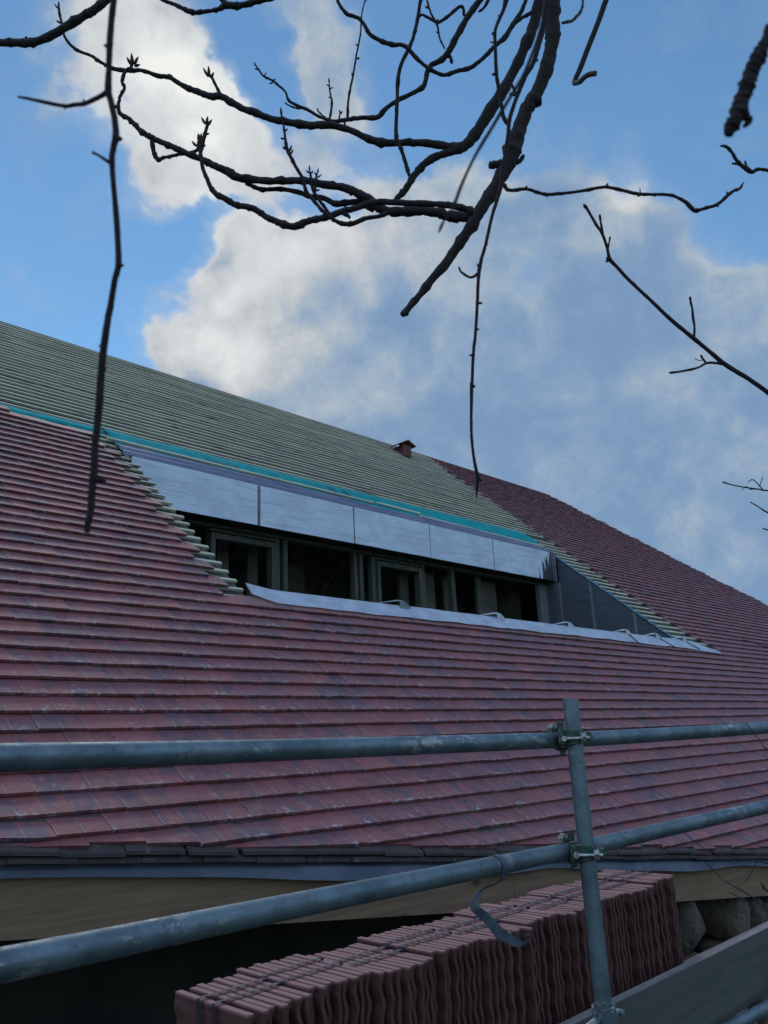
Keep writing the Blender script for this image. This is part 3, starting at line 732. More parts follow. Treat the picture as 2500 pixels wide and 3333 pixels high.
for bi, (x0, x1, cnt) in enumerate(bundles):
    ctr = random.uniform(-.012, .012); yc = (1.963, 1.985, 1.955, 1.968, 1.95, 1.975, 1.958, 1.97, 1.955, 1.985)[bi]; dz = (0, .004, -.003, .005, 0, .006, -.002, .004, 0, .006)[bi]
    cnt = max(3, int((x1-x0)/.0262))
    for k in range(cnt):
        src = protos[(nt_*5+bi) % 6]
        o_ = src if nt_ < 0 else src.copy()
        if o_ is not src: link(o_)
        o_.name = 'roof_tile'
        x_ = x0 + (x1-x0)*(k+.5)/cnt
        if nt_ == 0: x_ = x0 + .006
        o_.location = (x_, yc + random.uniform(-.009, .009) + (.0 if k % 2 else .007), 2.6445 + dz*.0 + random.uniform(0, .0006))
        o_.rotation_euler = (random.uniform(-.004, .004), random.uniform(.012, .03), random.uniform(-.006, .006) + (.018 if k % 5 == 3 else 0))
        o_.scale = (1, 1, 1.0 + dz/.395 + random.uniform(-.004, .004))
        if nt_ == 0: o_.rotation_euler = (0, .02, 0); o_.scale = (1, 1, 1)
        if False: pass
        if nt_ == 0: lab = 'nearest red roof tile of the stack, its broad flat face showing'
        elif bi == 0: lab = 'red roof tile on edge in the nearest strapped bundle of the stack'
        elif bi == len(bundles)-1: lab = 'red roof tile on edge in the farthest bundle, beside the scaffold post'
        else: lab = 'red roof tile on edge within the long middle run of the strapped stack'
        setp(o_, lab, 'roof tile', 'roof tiles standing on edge in the strapped stack', 'thing'); nt_ += 1
for p in protos: bpy.data.objects.remove(p)
for bi, (x0, x1, cnt) in enumerate(bundles):
    yc = (1.963, 1.985, 1.955, 1.968, 1.95, 1.975, 1.958, 1.97, 1.955, 1.985)[bi]; dz = (0, .004, -.003, .005, 0, .006, -.002, .004, 0, .006)[bi]
    for si, dy in enumerate((.038, -.040)):
        m = MB(); zt = 3.0455+dz; y = yc+dy+random.uniform(-.006, .006); y2 = y + random.uniform(-.006, .012); vs = []; n = 24
        pts = [Vector((x0-.009, y, 2.66)), Vector((x0-.008, y, zt-.004))]
        for k in range(n+1):
            t = k/n; pts.append(Vector((x0-.006+(x1-x0+.010)*t, y+(y2-y)*t, zt + .0016*abs(math.sin(t*PI*cnt)))))
        pts += [Vector((x1+.004, y2, zt-.006)), Vector((x1+.004, y2, 2.66))]
        for p in pts: vs += [p + Vector((0, -.0065, 0)), p + Vector((0, .0065, 0))]
        m.add(vs, [(2*k, 2*k+1, 2*k+3, 2*k+2) for k in range(len(pts)-1)])
        wh = ('nearest', 'second nearest', 'third nearest', 'fourth nearest', 'fifth nearest', 'sixth nearest', 'seventh nearest', 'third farthest', 'second farthest', 'farthest')[bi]
        o_ = m.build('band', M['banding'], loc=(x0, y, 2.66), label='dark blue packing band round the %s tile bundle, %s of its pair' % (wh, ('rear', 'front')[si]), cat='packing band', group='packing bands round the tile bundles')
        o_.modifiers.new('s', 'SOLIDIFY').thickness = .0012

# ------------------------------------------------------------------ trees
def polytube(mb, pts, z, sub=5, bump=.22, seed=0, n=9, knots=True, wscale=1.0, dz=None):
    """pts: (x, y, width) along the branch at about depth z (pairs of widths, real radii)"""
    raw = []; zz = []
    for i, p in enumerate(pts):
        w = p[2] if len(p) > 2 else raw[-1][2]; d = p[3] if len(p) > 3 else (z if not dz else z + dz*i/(len(pts)-1))
        raw.append((p[0], p[1], w)); zz.append(d)
    P = [atz(x, y, d) for (x, y, w), d in zip(raw, zz)]; R = [pr(w, d)*wscale*(.93 if w < 24 else .86) for (x, y, w), d in zip(raw, zz)]
    if len(P) == 2: P = [P[0], P[0].lerp(P[1], .5), P[1]]; R = [R[0], (R[0]+R[1])/2, R[1]]
    # even out the sampling, then add small knuckles along the bark
    C3 = catmull(P, sub); m = len(P); RR_ = []
    for i in range(len(C3)):
        t = i/sub; k = min(int(t), m-2); f = t-k; RR_.append(R[k]*(1-f) + R[k+1]*f)
    rnd = random.Random(seed); Q = []; RQ = []
    for i in range(len(C3)-1):
        a, b_ = C3[i], C3[i+1]; r = RR_[i]; k = max(1, int((b_-a).length/(max(r, .001)*1.5)))
        for j in range(k): Q.append(a.lerp(b_, j/k)); RQ.append(RR_[i]*(1-j/k) + RR_[i+1]*j/k)
    Q.append(C3[-1]); RQ.append(RR_[-1])
    if knots:
        i = 3
        while i < len(Q)-2:
            g = rnd.uniform(1.10, 1.30); RQ[i] *= g; 
            if i+1 < len(Q): RQ[i+1] *= 1+(g-1)*.5
            RQ[i-1] *= 1+(g-1)*.35; Q[i] = Q[i] + Vector((rnd.uniform(-1, 1), rnd.uniform(-1, 1), rnd.uniform(-1, 1)))*RR_[0]*.12; i += rnd.randint(4, 9)
    RQ[-1] *= .75
    mb.tube(Q, RQ, n, True, bump, seed)
    return Q, RQ
def bud(mb, x, y, ang, L, w, z):                      # pointed bud: base at (x, y), pointing ang degrees (0 right, 90 up)
    a = math.radians(ang); pts = []; rad = []
    for t, f in ((0, .55), (.2, .9), (.42, 1.0), (.7, .72), (.88, .36), (1.0, .06)):
        pts.append(atz(x+math.cos(a)*L*t, y-math.sin(a)*L*t, z)); rad.append(pr(w, z)*f)
    mb.tube(pts, rad, 8, True, .12, x)
tree = empty('cherry_tree', (-1.3, -.9, 0), 'bare tree with knobbly grey brown branches and buds hanging into the top of the view', 'tree')
ZT_ = 2.15
def branch(pts, z=ZT_, mat='bark', name='branch', parent=None, side=(), buds=(), label=None, bump=.22, n=10, knots=True, par=None):
    m = MB(); sd_ = int(pts[0][0]*7+pts[0][1]*3) % 997
    polytube(m, pts, z, bump=bump, seed=sd_, n=n, knots=knots)
    for s in side: polytube(m, s, z, bump=bump, seed=sd_+3, n=8, knots=knots)
    o_ = m.build(name, M[mat], par or tree, label=label)
    if buds:
        for b_ in buds:
            mb_ = MB(); bud(mb_, *b_, z); mb_.build('bud', M['budm'], o_)
    return o_
OUT = 4.0
# main limb
branch([(1235, -150, 46), (1215, -60, 44), (1192, 0, 42), (1193, 60, 36), (1192, 96, 34), (1180, 150, 33), (1164, 192, 33), (1148, 218, 34), (1135, 240, 35), (1118, 290, 37), (1108, 325, 42), (1098, 352, 38), (1080, 385, 31), (1060, 418, 30), (1040, 450, 32), (1018, 487, 27), (990, 530, 23),
        (958, 575, 20), (930, 607, 19), (905, 640, 16), (880, 668, 15), (868, 682, 15)], 2.1, bump=.22, n=16, label='thickest limb, sweeping down to a blunt cut end',
       side=[[(1092, 352, 17), (1075, 355, 17), (1062, 357, 17), (1055, 357, 12)], [(1110, 350, 12), (1122, 348, 11), (1132, 335, 8)]])
branch([(1182, -120, 26), (1172, -50, 25), (1165, 0, 25), (1149, 64, 27), (1131, 106, 27), (1098, 176, 27), (1068, 225, 28), (1038, 272, 28), (1018, 300, 27), (1000, 317, 25), (978, 317, 19), (922, 310, 16), (875, 308, 15), (832, 309, 18), (796, 300, 16), (755, 280, 14), (707, 270, 17),
        (671, 271, 18), (628, 265, 15), (584, 256, 15), (550, 243, 17), (528, 236, 15), (500, 221, 15), (477, 208, 16), (455, 208, 15), (430, 199, 14), (410, 192, 13), (385, 179, 11), (364, 166, 11), (344, 164, 10), (305, 152, 9), (280, 153, 9), (260, 151, 10), (241, 147, 9),
        (230, 141, 7), (216, 133, 8), (196, 120, 7), (168, 109, 7), (148, 92, 7), (137, 72, 6), (134, 53, 6), (129, 31, 6), (127, 14, 5)], 2.3, bump=.26, n=12, label='long branch reaching left across the clouds to a budded tip',
       side=[[(459, 209, 12), (455, 214, 11)], [(477, 206, 8), (468, 188, 7), (459, 170, 7), (452, 160, 6)], [(282, 152, 8), (284, 143, 7), (286, 136, 7)]],
       buds=[(127, 16, 92, 14, 5), (127, 20, 130, 16, 4), (131, 50, 150, 12, 5), (286, 138, 95, 24, 8), (283, 140, 118, 20, 7), (290, 139, 62, 20, 7), (290, 143, 15, 14, 7), (288, 141, 160, 8, 7),
             (452, 162, 96, 20, 7), (450, 166, 120, 24, 6), (457, 168, 70, 14, 6)])
branch([(1004, 316, 22), (981, 325, 20), (943, 338, 17), (917, 354, 16), (895, 379, 15), (879, 405, 15), (868, 418, 14), (854, 432, 13)], 2.3, n=12, mat='bark', bump=.26)
branch([(946, -40, 9), (922, -12, 9), (909, 0, 9), (902, 42, 8), (895, 72, 8), (887, 96, 8), (866, 141, 9), (859, 179, 9), (858, 217, 8), (856, 262, 9), (856, 296, 10), (861, 310, 9), (867, 323, 9), (877, 355, 9), (884, 380, 8)], 2.26,
       side=[[(903, 36, 8), (912, 32, 5), (925, 38, 6), (935, 44, 6), (947, 48, 7), (964, 38, 7), (983, 22, 8), (994, 14, 7), (1001, 18, 7), (1002, 34, 7)]])
branch([(1065, -50, 14), (1050, -18, 14), (1037, 0, 14), (1011, 35, 14), (989, 74, 14), (967, 115, 14), (951, 131, 13), (931, 141, 12), (922, 160, 11), (915, 186, 11), (890, 202, 10), (864, 214, 10), (835, 233, 10), (816, 253, 11), (784, 254, 10), (752, 258, 9),
        (721, 262, 8), (690, 252, 7), (668, 239, 7), (640, 227, 7), (623, 216, 6), (617, 199, 5), (603, 186, 5), (589, 174, 5), (570, 165, 5), (560, 152, 4), (552, 140, 3)], 2.4, bump=.25,
       side=[[(964, 118, 8), (973, 124, 7), (976, 137, 7)], [(650, 234, 5), (638, 233, 4), (629, 230, 4), (620, 225, 3)], [(707, 258, 5), (697, 250, 4), (688, 241, 3)], [(712, 258, 5), (717, 224, 5), (713, 200, 4), (711, 178, 3)],
             [(732, 258, 4), (735, 243, 3)], [(751, 256, 7), (752, 221, 5), (757, 190, 5), (763, 162, 5), (769, 123, 4), (778, 78, 4), (780, 50, 4), (782, 28, 3), (788, 2, 3)], [(744, 260, 5), (745, 270, 4)],
             [(1060, -10, 7), (1046, 16, 6), (1034, 26, 5)]],
       buds=[(552, 142, 110, 9, 4), (556, 150, 160, 7, 4), (571, 164, 60, 9, 3), (588, 176, 40, 10, 4), (590, 178, 200, 10, 4), (620, 226, 130, 8, 4), (688, 242, 110, 10, 4), (711, 179, 95, 12, 4), (711, 186, 145, 8, 3), (713, 192, 30, 8, 3), (716, 212, 160, 8, 3),
             (735, 244, 110, 8, 4), (736, 246, 60, 8, 4), (763, 165, 120, 9, 4), (768, 127, 0, 10, 4), (768, 128, 30, 10, 4), (775, 100, 150, 9, 4), (788, 4, 60, 8, 4)])
branch([(722, -40, 7), (729, -10, 7), (731, 6, 7), (749, 30, 9), (772, 38, 8), (786, 52, 8), (800, 75, 9), (826, 90, 10), (850, 97, 10), (874, 99, 9), (899, 125, 9), (925, 147, 8), (957, 162, 9), (986, 154, 10), (1018, 145, 10), (1044, 125, 9), (1069, 99, 10), (1091, 80, 12), (1111, 48, 10), (1127, 22, 9), (1138, -6, 9), (1150, -40, 9)], 2.2, bump=.26,
       side=[[(1112, 50, 9), (1128, 38, 8), (1140, 32, 8), (1152, 24, 8)]])
# sky twigs near the top
branch([(915, -20, 4), (922, 0, 4), (931, 29, 5), (944, 54, 5), (950, 83, 4), (956, 96, 4), (961, 106, 3)], 2.05, mat='twig', name='twig', buds=[(916, -6, 120, 9, 4), (926, 18, 150, 10, 5), (940, 46, 30, 9, 4), (948, 72, 150, 8, 4)])
branch([(1262, -20, 5), (1259, 0, 5), (1258, 14, 6), (1253, 27, 6), (1245, 36, 7), (1236, 45, 7), (1225, 47, 7), (1213, 50, 6)], 2.1, mat='lichen', name='twig')
# the crossing branches at the middle
branch([(1022, 470, 26), (1004, 468, 28), (984, 468, 27), (965, 466, 25), (943, 459, 21), (915, 455, 21), (885, 456, 21), (847, 457, 21), (820, 447, 21), (796, 430, 20), (776, 419, 19), (757, 410, 19), (725, 402, 17), (693, 397, 17), (665, 391, 16), (636, 390, 16), (591, 391, 16), (552, 388, 16), (515, 384, 19),
        (490, 370, 18), (459, 356, 16), (437, 345, 14), (415, 336, 14), (395, 328, 14), (373, 317, 13), (350, 308, 13), (335, 301, 13), (322, 294, 14), (308, 286, 12), (294, 272, 12), (284, 262, 11), (275, 254, 10), (261, 247, 10), (256, 233, 8), (258, 213, 7), (264, 200, 8), (269, 190, 7), (264, 176, 8), (270, 156, 7), (280, 146, 7)],
       2.15, bump=.30, n=12, label='long knobbly branch curling up at its left end',
       side=[[(328, 304, 11), (331, 322, 10), (336, 338, 11), (344, 345, 11), (353, 340, 8), (364, 339, 8), (376, 336, 8), (395, 332, 8), (412, 330, 8), (425, 325, 8), (431, 318, 9)]],
       buds=[(428, 322, 78, 36, 12), (424, 316, 130, 16, 6), (434, 318, 25, 12, 7), (430, 305, 95, 18, 8)])
branch([(1024, 460, 18), (1010, 453, 16), (985, 446, 14), (962, 442, 14), (917, 440, 13), (853, 437, 14), (805, 437, 14), (776, 447, 14), (741, 456, 14), (703, 469, 14), (680, 474, 15), (661, 479, 16), (636, 489, 17), (613, 485, 17), (595, 478, 15), (575, 468, 14), (560, 458, 14), (546, 450, 14), (528, 446, 14), (510, 443, 14), (487, 430, 13), (468, 420, 13), (456, 406, 11), (447, 385, 10),
        (438, 363, 9), (436, 345, 9), (433, 331, 9), (436, 318, 10), (439, 305, 9), (444, 285, 8), (448, 270, 8)], 2.05, bump=.26, n=12, buds=[(448, 272, 55, 18, 7), (446, 270, 82, 20, 7), (443, 268, 118, 18, 6), (445, 290, 10, 8, 5)])
branch([(808, 454, 14), (779, 438, 15), (750, 437, 15), (725, 440, 14), (699, 428, 12), (667, 424, 12), (648, 416, 11), (613, 409, 10), (582, 409, 10), (563, 409, 11), (548, 403, 9), (530, 396, 8)], 2.17)
branch([(838, 460, 11), (818, 467, 10), (789, 472, 10), (770, 480, 11), (754, 484, 12), (740, 483, 11), (731, 480, 10), (720, 474, 9), (710, 462, 8), (703, 450, 8), (690, 433, 8), (677, 414, 7), (673, 398, 5), (671, 380, 5), (669, 368, 4)], 2.0, mat='twig', name='branch',
       side=[[(680, 416, 6), (681, 400, 5), (683, 386, 5), (685, 374, 4)], [(741, 462, 8), (752, 466, 8), (756, 472, 6)]], buds=[(669, 370, 95, 14, 4), (668, 374, 140, 11, 4), (671, 376, 50, 10, 4), (685, 376, 75, 14, 4), (684, 380, 120, 10, 4), (686, 384, 40, 12, 4), (680, 412, 10, 12, 5)])
branch([(715, 472, 8), (702, 460, 8), (693, 452, 8), (680, 436, 8), (661, 412, 8), (655, 388, 8), (640, 362, 8), (629, 341, 8), (620, 322, 8), (616, 297, 6), (613, 274, 5), (608, 247, 5)], 1.98, mat='twig', name='branch', buds=[(608, 250, 95, 20, 6), (613, 285, 40, 12, 5), (614, 300, 170, 9, 5), (618, 322, 150, 10, 6), (624, 328, 65, 16, 6), (627, 334, 60, 14, 5)])
# hanging smooth twigs
branch([(1104, -40, 12), (1096, -10, 12), (1092, 6, 12), (1088, 20, 9), (1082, 34, 8), (1074, 52, 8), (1069, 72, 8), (1070, 106, 8), (1072, 157, 9), (1076, 185, 9), (1080, 208, 9), (1087, 250, 9), (1093, 262, 11), (1099, 268, 11)], 1.45, mat='twig', knots=False, bump=.15, buds=[(1082, 36, 160, 8, 5), (1067, 72, 200, 6, 7), (1070, 160, 190, 9, 6), (1066, 92, 170, 8, 4), (1092, 8, 100, 12, 10)])
branch([(1186, -40, 13), (1181, 0, 13), (1178, 24, 14), (1172, 64, 12), (1164, 98, 11), (1155, 128, 10), (1147, 146, 11), (1136, 162, 11), (1117, 208, 10), (1101, 256, 10), (1098, 288, 9), (1093, 320, 9), (1088, 352, 9), (1082, 402, 10), (1073, 434, 9), (1063, 466, 8), (1049, 528, 8), (1041, 555, 8), (1036, 578, 10), (1033, 608, 8), (1031, 656, 8), (1027, 720, 7.5), (1022, 768, 7.5), (1020, 823, 7.5), (1019, 830, 9), (1018, 896, 7),
        (1018, 930, 7), (1020, 960, 7), (1023, 985, 7), (1027, 1008, 8), (1031, 1026, 9), (1031, 1044, 8), (1030, 1062, 6), (1029, 1077, 2)], 1.35, mat='twig', knots=False, bump=.14, label='long thin twig hanging down in front of the roof',
       side=[[(1036, 586, 8), (1026, 596, 7), (1017, 599, 6), (1008, 596, 6), (1001, 591, 6), (995, 586, 5), (991, 576, 4)], [(1031, 1030, 7), (1037, 1036, 6), (1040, 1040, 5)], [(1116, 206, 5), (1110, 192, 7), (1104, 180, 6)], [(1117, 208, 4), (1106, 204, 6), (1100, 202, 5)]],
       buds=[(1035, 580, 115, 14, 4), (1034, 655, 5, 9, 6), (1030, 712, 20, 6, 5), (1020, 768, 170, 7, 5), (1022, 833, 320, 6, 7), (1050, 528, 20, 5, 4), (1156, 128, 330, 8, 8), (1062, 440, 160, 9, 4)])
branch([(1085, 402, 9), (1090, 400, 10), (1094, 408, 8), (1107, 411, 8), (1136, 408, 7.5), (1160, 415, 7), (1181, 420, 7.5), (1222, 417, 7), (1265, 411, 7), (1306, 404, 7.5), (1340, 410, 7), (1380, 419, 8), (1410, 420, 7), (1446, 421, 7), (1468, 429, 7), (1483, 438, 9), (1494, 450, 10), (1504, 455, 9), (1525, 449, 7), (1550, 441, 8), (1573, 421, 8), (1585, 412, 7), (1598, 407, 7), (1603, 399, 4), (1607, 394, 3)],
       1.5, mat='twig', bump=.25, label='thin twig snaking right across the open sky', buds=[(1136, 407, 70, 7, 6), (1310, 404, 70, 10, 6), (1383, 417, 95, 12, 3), (1380, 420, 250, 6, 7), (1182, 421, 260, 6, 5), (1548, 443, 320, 6, 6), (1572, 420, 110, 7, 6), (1415, 420, 260, 6, 5)])
# near, out-of-focus twigs
branch([(1195, -60, 10), (1182, 0, 10), (1171, 52, 10), (1158, 95, 9), (1132, 160, 9), (1105, 205, 8), (1082, 243, 9), (1062, 277, 8), (1044, 306, 9), (1026, 337, 7), (1010, 370, 7), (996, 402, 8), (982, 440, 9), (970, 462, 4), (960, 476, 4), (955, 485, 8), (951, 494, 7), (947, 503, 4)], .52, mat='twig', knots=False, bump=.1, label='blurred purple twig close to the lens')
branch([(262, -60, 15), (252, -28, 15), (246, 0, 15), (241, 42, 15), (237, 98, 15), (235, 154, 14), (234, 196, 17), (239, 216, 15), (244, 238, 15), (249, 268, 15), (250, 296, 16), (243, 330, 14), (242, 352, 14), (245, 398, 12), (249, 440, 13), (252, 475, 14), (255, 530, 14), (256, 573, 15), (249, 600, 14), (245, 622, 14), (239, 660, 15), (233, 690, 16), (227, 730, 17), (223, 762, 17), (218, 815, 17), (215, 864, 18), (209, 930, 17), (205, 968, 17),
        (204, 1010, 18), (200, 1044, 18), (196, 1104, 17), (190, 1130, 16), (188, 1151, 14)], .56, mat='twig', knots=False, bump=.12, n=14, label='blurred upright twig hanging close to the lens on the left',
       side=[[(234, 196, 13), (222, 205, 12), (207, 213, 11), (182, 224, 11), (162, 226, 10), (140, 229, 9), (98, 221, 9), (70, 215, 7), (56, 212, 7), (38, 209, 5)], [(238, 352, 9), (226, 344, 8), (214, 336, 6), (206, 332, 6), (199, 329, 7)], [(202, 1036, 14), (216, 1036, 15), (229, 1040, 12)]],
       buds=[(252, 298, 345, 14, 12), (232, 100, 160, 9, 8), (257, 573, 0, 12, 9), (225, 752, 150, 14, 9), (140, 230, 280, 7, 6), (182, 222, 100, 9, 6), (230, 966, 20, 6, 8), (250, 228, 330, 8, 10), (222, 798, 10, 9, 8)])
branch([(1708, -30, 24), (1690, 10, 24), (1670, 56, 26), (1653, 92, 28), (1643, 112, 32), (1636, 126, 34), (1626, 148, 31), (1622, 162, 35), (1614, 184, 32), (1611, 196, 37), (1603, 214, 34), (1598, 232, 38), (1592, 252, 33), (1582, 268, 30), (1576, 282, 28), (1571, 292, 20)], .50, bump=.42, n=16, mat='bark', label='thick scaly blurred branch end at the upper right',
       side=[[(1596, 238, 20), (1612, 252, 18), (1618, 262, 14), (1606, 274, 10)]])
br = branch([(1338, -70, 13), (1322, -30, 13), (1309, 0, 13), (1292, 48, 12.5), (1270, 104, 12.5), (1254, 146, 12.5), (1245, 166, 12), (1240, 180, 12)], 1.9, knots=False, bump=.06, n=14, label='smooth branch ending in a hooked sawn stub')
hk = MB(); P = [atz(1240, 180, 1.9), atz(1252, 177, 1.885), atz(1262, 167, 1.875), atz(1274, 160.5, 1.868), atz(1288, 158.5, 1.86)]
hk.tube(catmull(P, 5), [pr(w_, 1.88) for w_ in ([10.5]*6+[11]*8+[11.5]*7)], 14, True, .05, 5); hk.build('sawn_stub', M['lichen'], br)
branch([(-80, 88, 16), (0, 92, 16), (31, 92, 17), (55, 93, 18), (78, 90, 17), (112, 76, 18), (146, 56, 19), (182, 34, 18), (200, 24, 19), (213, 14, 17), (238, -6, 16), (275, -44, 17), (330, -90, 18)], 1.6, bump=.15, n=14, label='smooth thick branch arching through the upper left corner', buds=[(57, 84, 95, 6, 7), (98, 78, 100, 5, 8)])
branch([(325, -20, 8), (346, -3, 8), (365, 5, 8), (382, 12, 9), (398, 20, 10), (410, 25, 12), (425, 27, 10), (444, 25, 9), (462, 22, 9), (477, 18, 10), (486, 11, 16), (502, 13, 15), (523, 11, 14), (540, 7, 14), (556, 3, 12), (590, -4, 9), (620, -20, 9)], 1.9, bump=.3, side=[[(492, 10, 13), (482, 3, 11), (474, -10, 10), (466, -30, 10)]])
# crown wood above the frame, carrying all of them back to a trunk behind the camera
HUB = Vector((.15, .35, 6.6))
lm = MB()
def conn(x, y, z, w, k=1.0):
    a = atz(x, y, z); d = (a - atz(x+(x-830)*.02, y+30, z)).normalized(); mid = a.lerp(HUB, .5) + Vector((0, 0, .25))
    lm.tube(catmull([a, mid, HUB], 8), [pr(w, z)*(1-i/16) + .03*(i/16) for i in range(17)], 8, True, .15, x)
for x, y, z, w in ((1235, -150, 2.1, 46), (1182, -120, 2.3, 26), (946, -40, 2.26, 9), (1065, -50, 2.4, 14), (722, -40, 2.2, 7), (1150, -40, 2.2, 9), (915, -20, 2.05, 4), (1262, -20, 2.1, 5), (1104, -40, 1.45, 12), (1186, -40, 1.35, 13), (1195, -60, .52, 10), (262, -60, .56, 15), (1708, -30, .5, 24),
                   (1338, -70, 1.9, 13), (330, -90, 1.6, 18), (325, -20, 1.9, 8), (620, -20, 1.9, 9)): conn(x, y, z, w)
lm.build('crown', M['bark'], tree)
tk = MB(); tk.tube(catmull([(-1.3, -.9, 0), (-1.25, -.85, 1.5), (-1.0, -.6, 3.4), (-.4, -.1, 5.4), tuple(HUB)], 10), [.22-.14*i/40 for i in range(41)], 18, True, .2, 4); tk.build('trunk', M['bark'], tree)

# second tree at the right
t2 = empty('young_tree', (3.9, .6, 0), 'slender bare tree whose straight dark twigs reach in from the right edge against the clouds', 'tree')
branch([(1264, 444, 7), (1275, 463, 6), (1287, 484, 7), (1296, 497, 6), (1303, 510, 7), (1311, 533, 7), (1314, 548, 7), (1317, 560, 10), (1330, 574, 8), (1358, 604, 8), (1410, 653, 8), (1451, 692, 9), (1496, 729, 10), (1530, 757, 9), (1566, 787, 11), (1618, 819, 10), (1670, 856, 11), (1760, 918, 12), (1900, 1010, 14)], 2.3, mat='twig', knots=False, bump=.16, par=t2, label='long straight twig slanting down to the right edge',
       side=[[(1302, 505, 6), (1299, 488, 6), (1297, 477, 5), (1296, 467, 7)], [(1313, 537, 5), (1316, 522, 4), (1318, 511, 5)], [(1499, 730, 7), (1500, 706, 5), (1497, 686, 7), (1495, 665, 5), (1492, 654, 6), (1491, 644, 5)],
             [(1566, 787, 7), (1545, 784, 6), (1527, 784, 6), (1510, 793, 5), (1493, 798, 6), (1465, 803, 5), (1450, 805, 6), (1445, 804, 3)], [(1525, 784, 5), (1519, 776, 5), (1515, 770, 5)], [(1517, 778, 2.5), (1508, 778, 2), (1501, 774, 2)], [(1315, 560, 8), (1310, 556, 7)], [(1314, 562, 7), (1309, 565, 6)]],
       buds=[(1266, 450, 120, 12, 8), (1296, 470, 95, 8, 6), (1288, 484, 200, 5, 6), (1491, 648, 95, 9, 6), (1516, 772, 110, 7, 6)])
branch([(1561, 314, 5), (1570, 318, 7), (1578, 325, 7), (1584, 335, 7), (1592, 347, 8), (1600, 356, 8), (1609, 362, 10), (1618, 369, 10), (1626, 371, 9), (1636, 366, 8), (1646, 366, 7), (1675, 372, 8), (1760, 395, 9), (1900, 450, 12)], 2.2, mat='bark', bump=.3, par=t2, side=[[(1603, 358, 6), (1594, 354, 6), (1586, 353, 5)], [(1611, 361, 6), (1611, 354, 5), (1609, 350, 4)]], buds=[(1563, 316, 170, 9, 5), (1588, 354, 170, 9, 5), (1610, 353, 100, 7, 5)])
tk = MB(); tk.tube(catmull([(3.9, .6, 0), (3.85, .62, 2), (3.7, .6, 3.6), (3.5, .65, 5.6)], 10), [.05-.03*i/30 for i in range(31)], 12, True, .2, 9); tk.tube(catmull([(3.78, .6, 3.3), atz(2100, 1120, 2.4), atz(1900, 1010, 2.3)], 8), .012, 8, True, .2, 2)
tk.tube(catmull([(3.65, .6, 4.2), atz(2100, 560, 2.3), atz(1900, 450, 2.2)], 8), .011, 8, True, .2, 3); tk.build('trunk', M['bark'], t2)

# fine shrub twigs at the far right
t3 = empty('shrub', (4.2, 1.1, 0), 'straggly shrub with hair thin dark twigs poking in at the right edge over the tiles', 'shrub')
def fine(pts, z, side=()): return branch(pts, z, 'twig', 'twig', par=t3, side=side, knots=False, bump=.1, n=6)
fine([(1561, 1040, 2), (1564, 1042, 4), (1585, 1048, 3), (1612, 1053, 3.5), (1634, 1056, 3.5), (1648, 1059, 4), (1670, 1064, 4), (1780, 1110, 6)], 2.6, side=[[(1648, 1058, 3), (1641, 1050, 3), (1634, 1042, 2.5), (1626, 1036, 2.5), (1620, 1038, 2), (1615, 1043, 1.6)], [(1641, 1050, 2), (1644, 1040, 2), (1648, 1029, 2)], [(1634, 1056, 3), (1618, 1057, 2.5)], [(1618, 1055, 2), (1611, 1051, 1.6), (1601, 1059, 1.4)]])
fine([(1620, 1084, 2.5), (1632, 1091, 3.5), (1645, 1099, 3), (1660, 1108, 4.5), (1780, 1170, 6)], 2.6)
fine([(1648, 1142, 3), (1660, 1145, 3.5), (1780, 1180, 5)], 2.6)
fine([(1602, 1382, 2.5), (1622, 1386, 2), (1642, 1393, 2), (1662, 1398, 2.5), (1780, 1420, 4)], 2.6)
fine([(1612, 1560, 3), (1616, 1567, 2), (1630, 1586, 2), (1645, 1603, 2), (1662, 1624, 2), (1780, 1720, 4)], 1.9)
fine([(1470, 1791, 2.5), (1490, 1808, 2), (1515, 1829, 2), (1542, 1841, 2), (1580, 1852, 2.5), (1610, 1858, 2.5), (1640, 1861, 3.5), (1680, 1870, 4), (1800, 1900, 5)], 1.8, side=[[(1635, 1861, 2), (1622, 1886, 1.8), (1611, 1906, 1.8)]])
fine([(1496, 1844, 1.8), (1518, 1860, 1.8), (1537, 1875, 2), (1561, 1899, 2.2), (1597, 1921, 2.4), (1625, 1938, 2.6), (1662, 1966, 3), (1800, 2040, 5)], 1.8, side=[[(1575, 1927, 2.5), (1602, 1941, 2), (1640, 1960, 2), (1665, 1972, 2)]])
fine([(1643, 1906, 3), (1650, 1914, 5), (1662, 1926, 5), (1800, 1990, 6)], 1.8)
fine([(1790, 1040, 8), (1800, 1300, 9), (1800, 1600, 11), (1810, 1900, 13), (1820, 2200, 15), (1800, 2700, 16)], 2.1)

# ------------------------------------------------------------------ ground
g = MB(); N_ = 60; vs = []
for i in range(N_+1):
    for j in range(N_+1):
        x_ = -400+800*i/N_; y_ = -400+800*j/N_; vs.append((x_, y_, -.05 + .0*x_))
g.add(vs, [(i*(N_+1)+j, (i+1)*(N_+1)+j, (i+1)*(N_+1)+j+1, i*(N_+1)+j+1) for i in range(N_) for j in range(N_)])
g.build('ground', M['ground'], kind='structure')

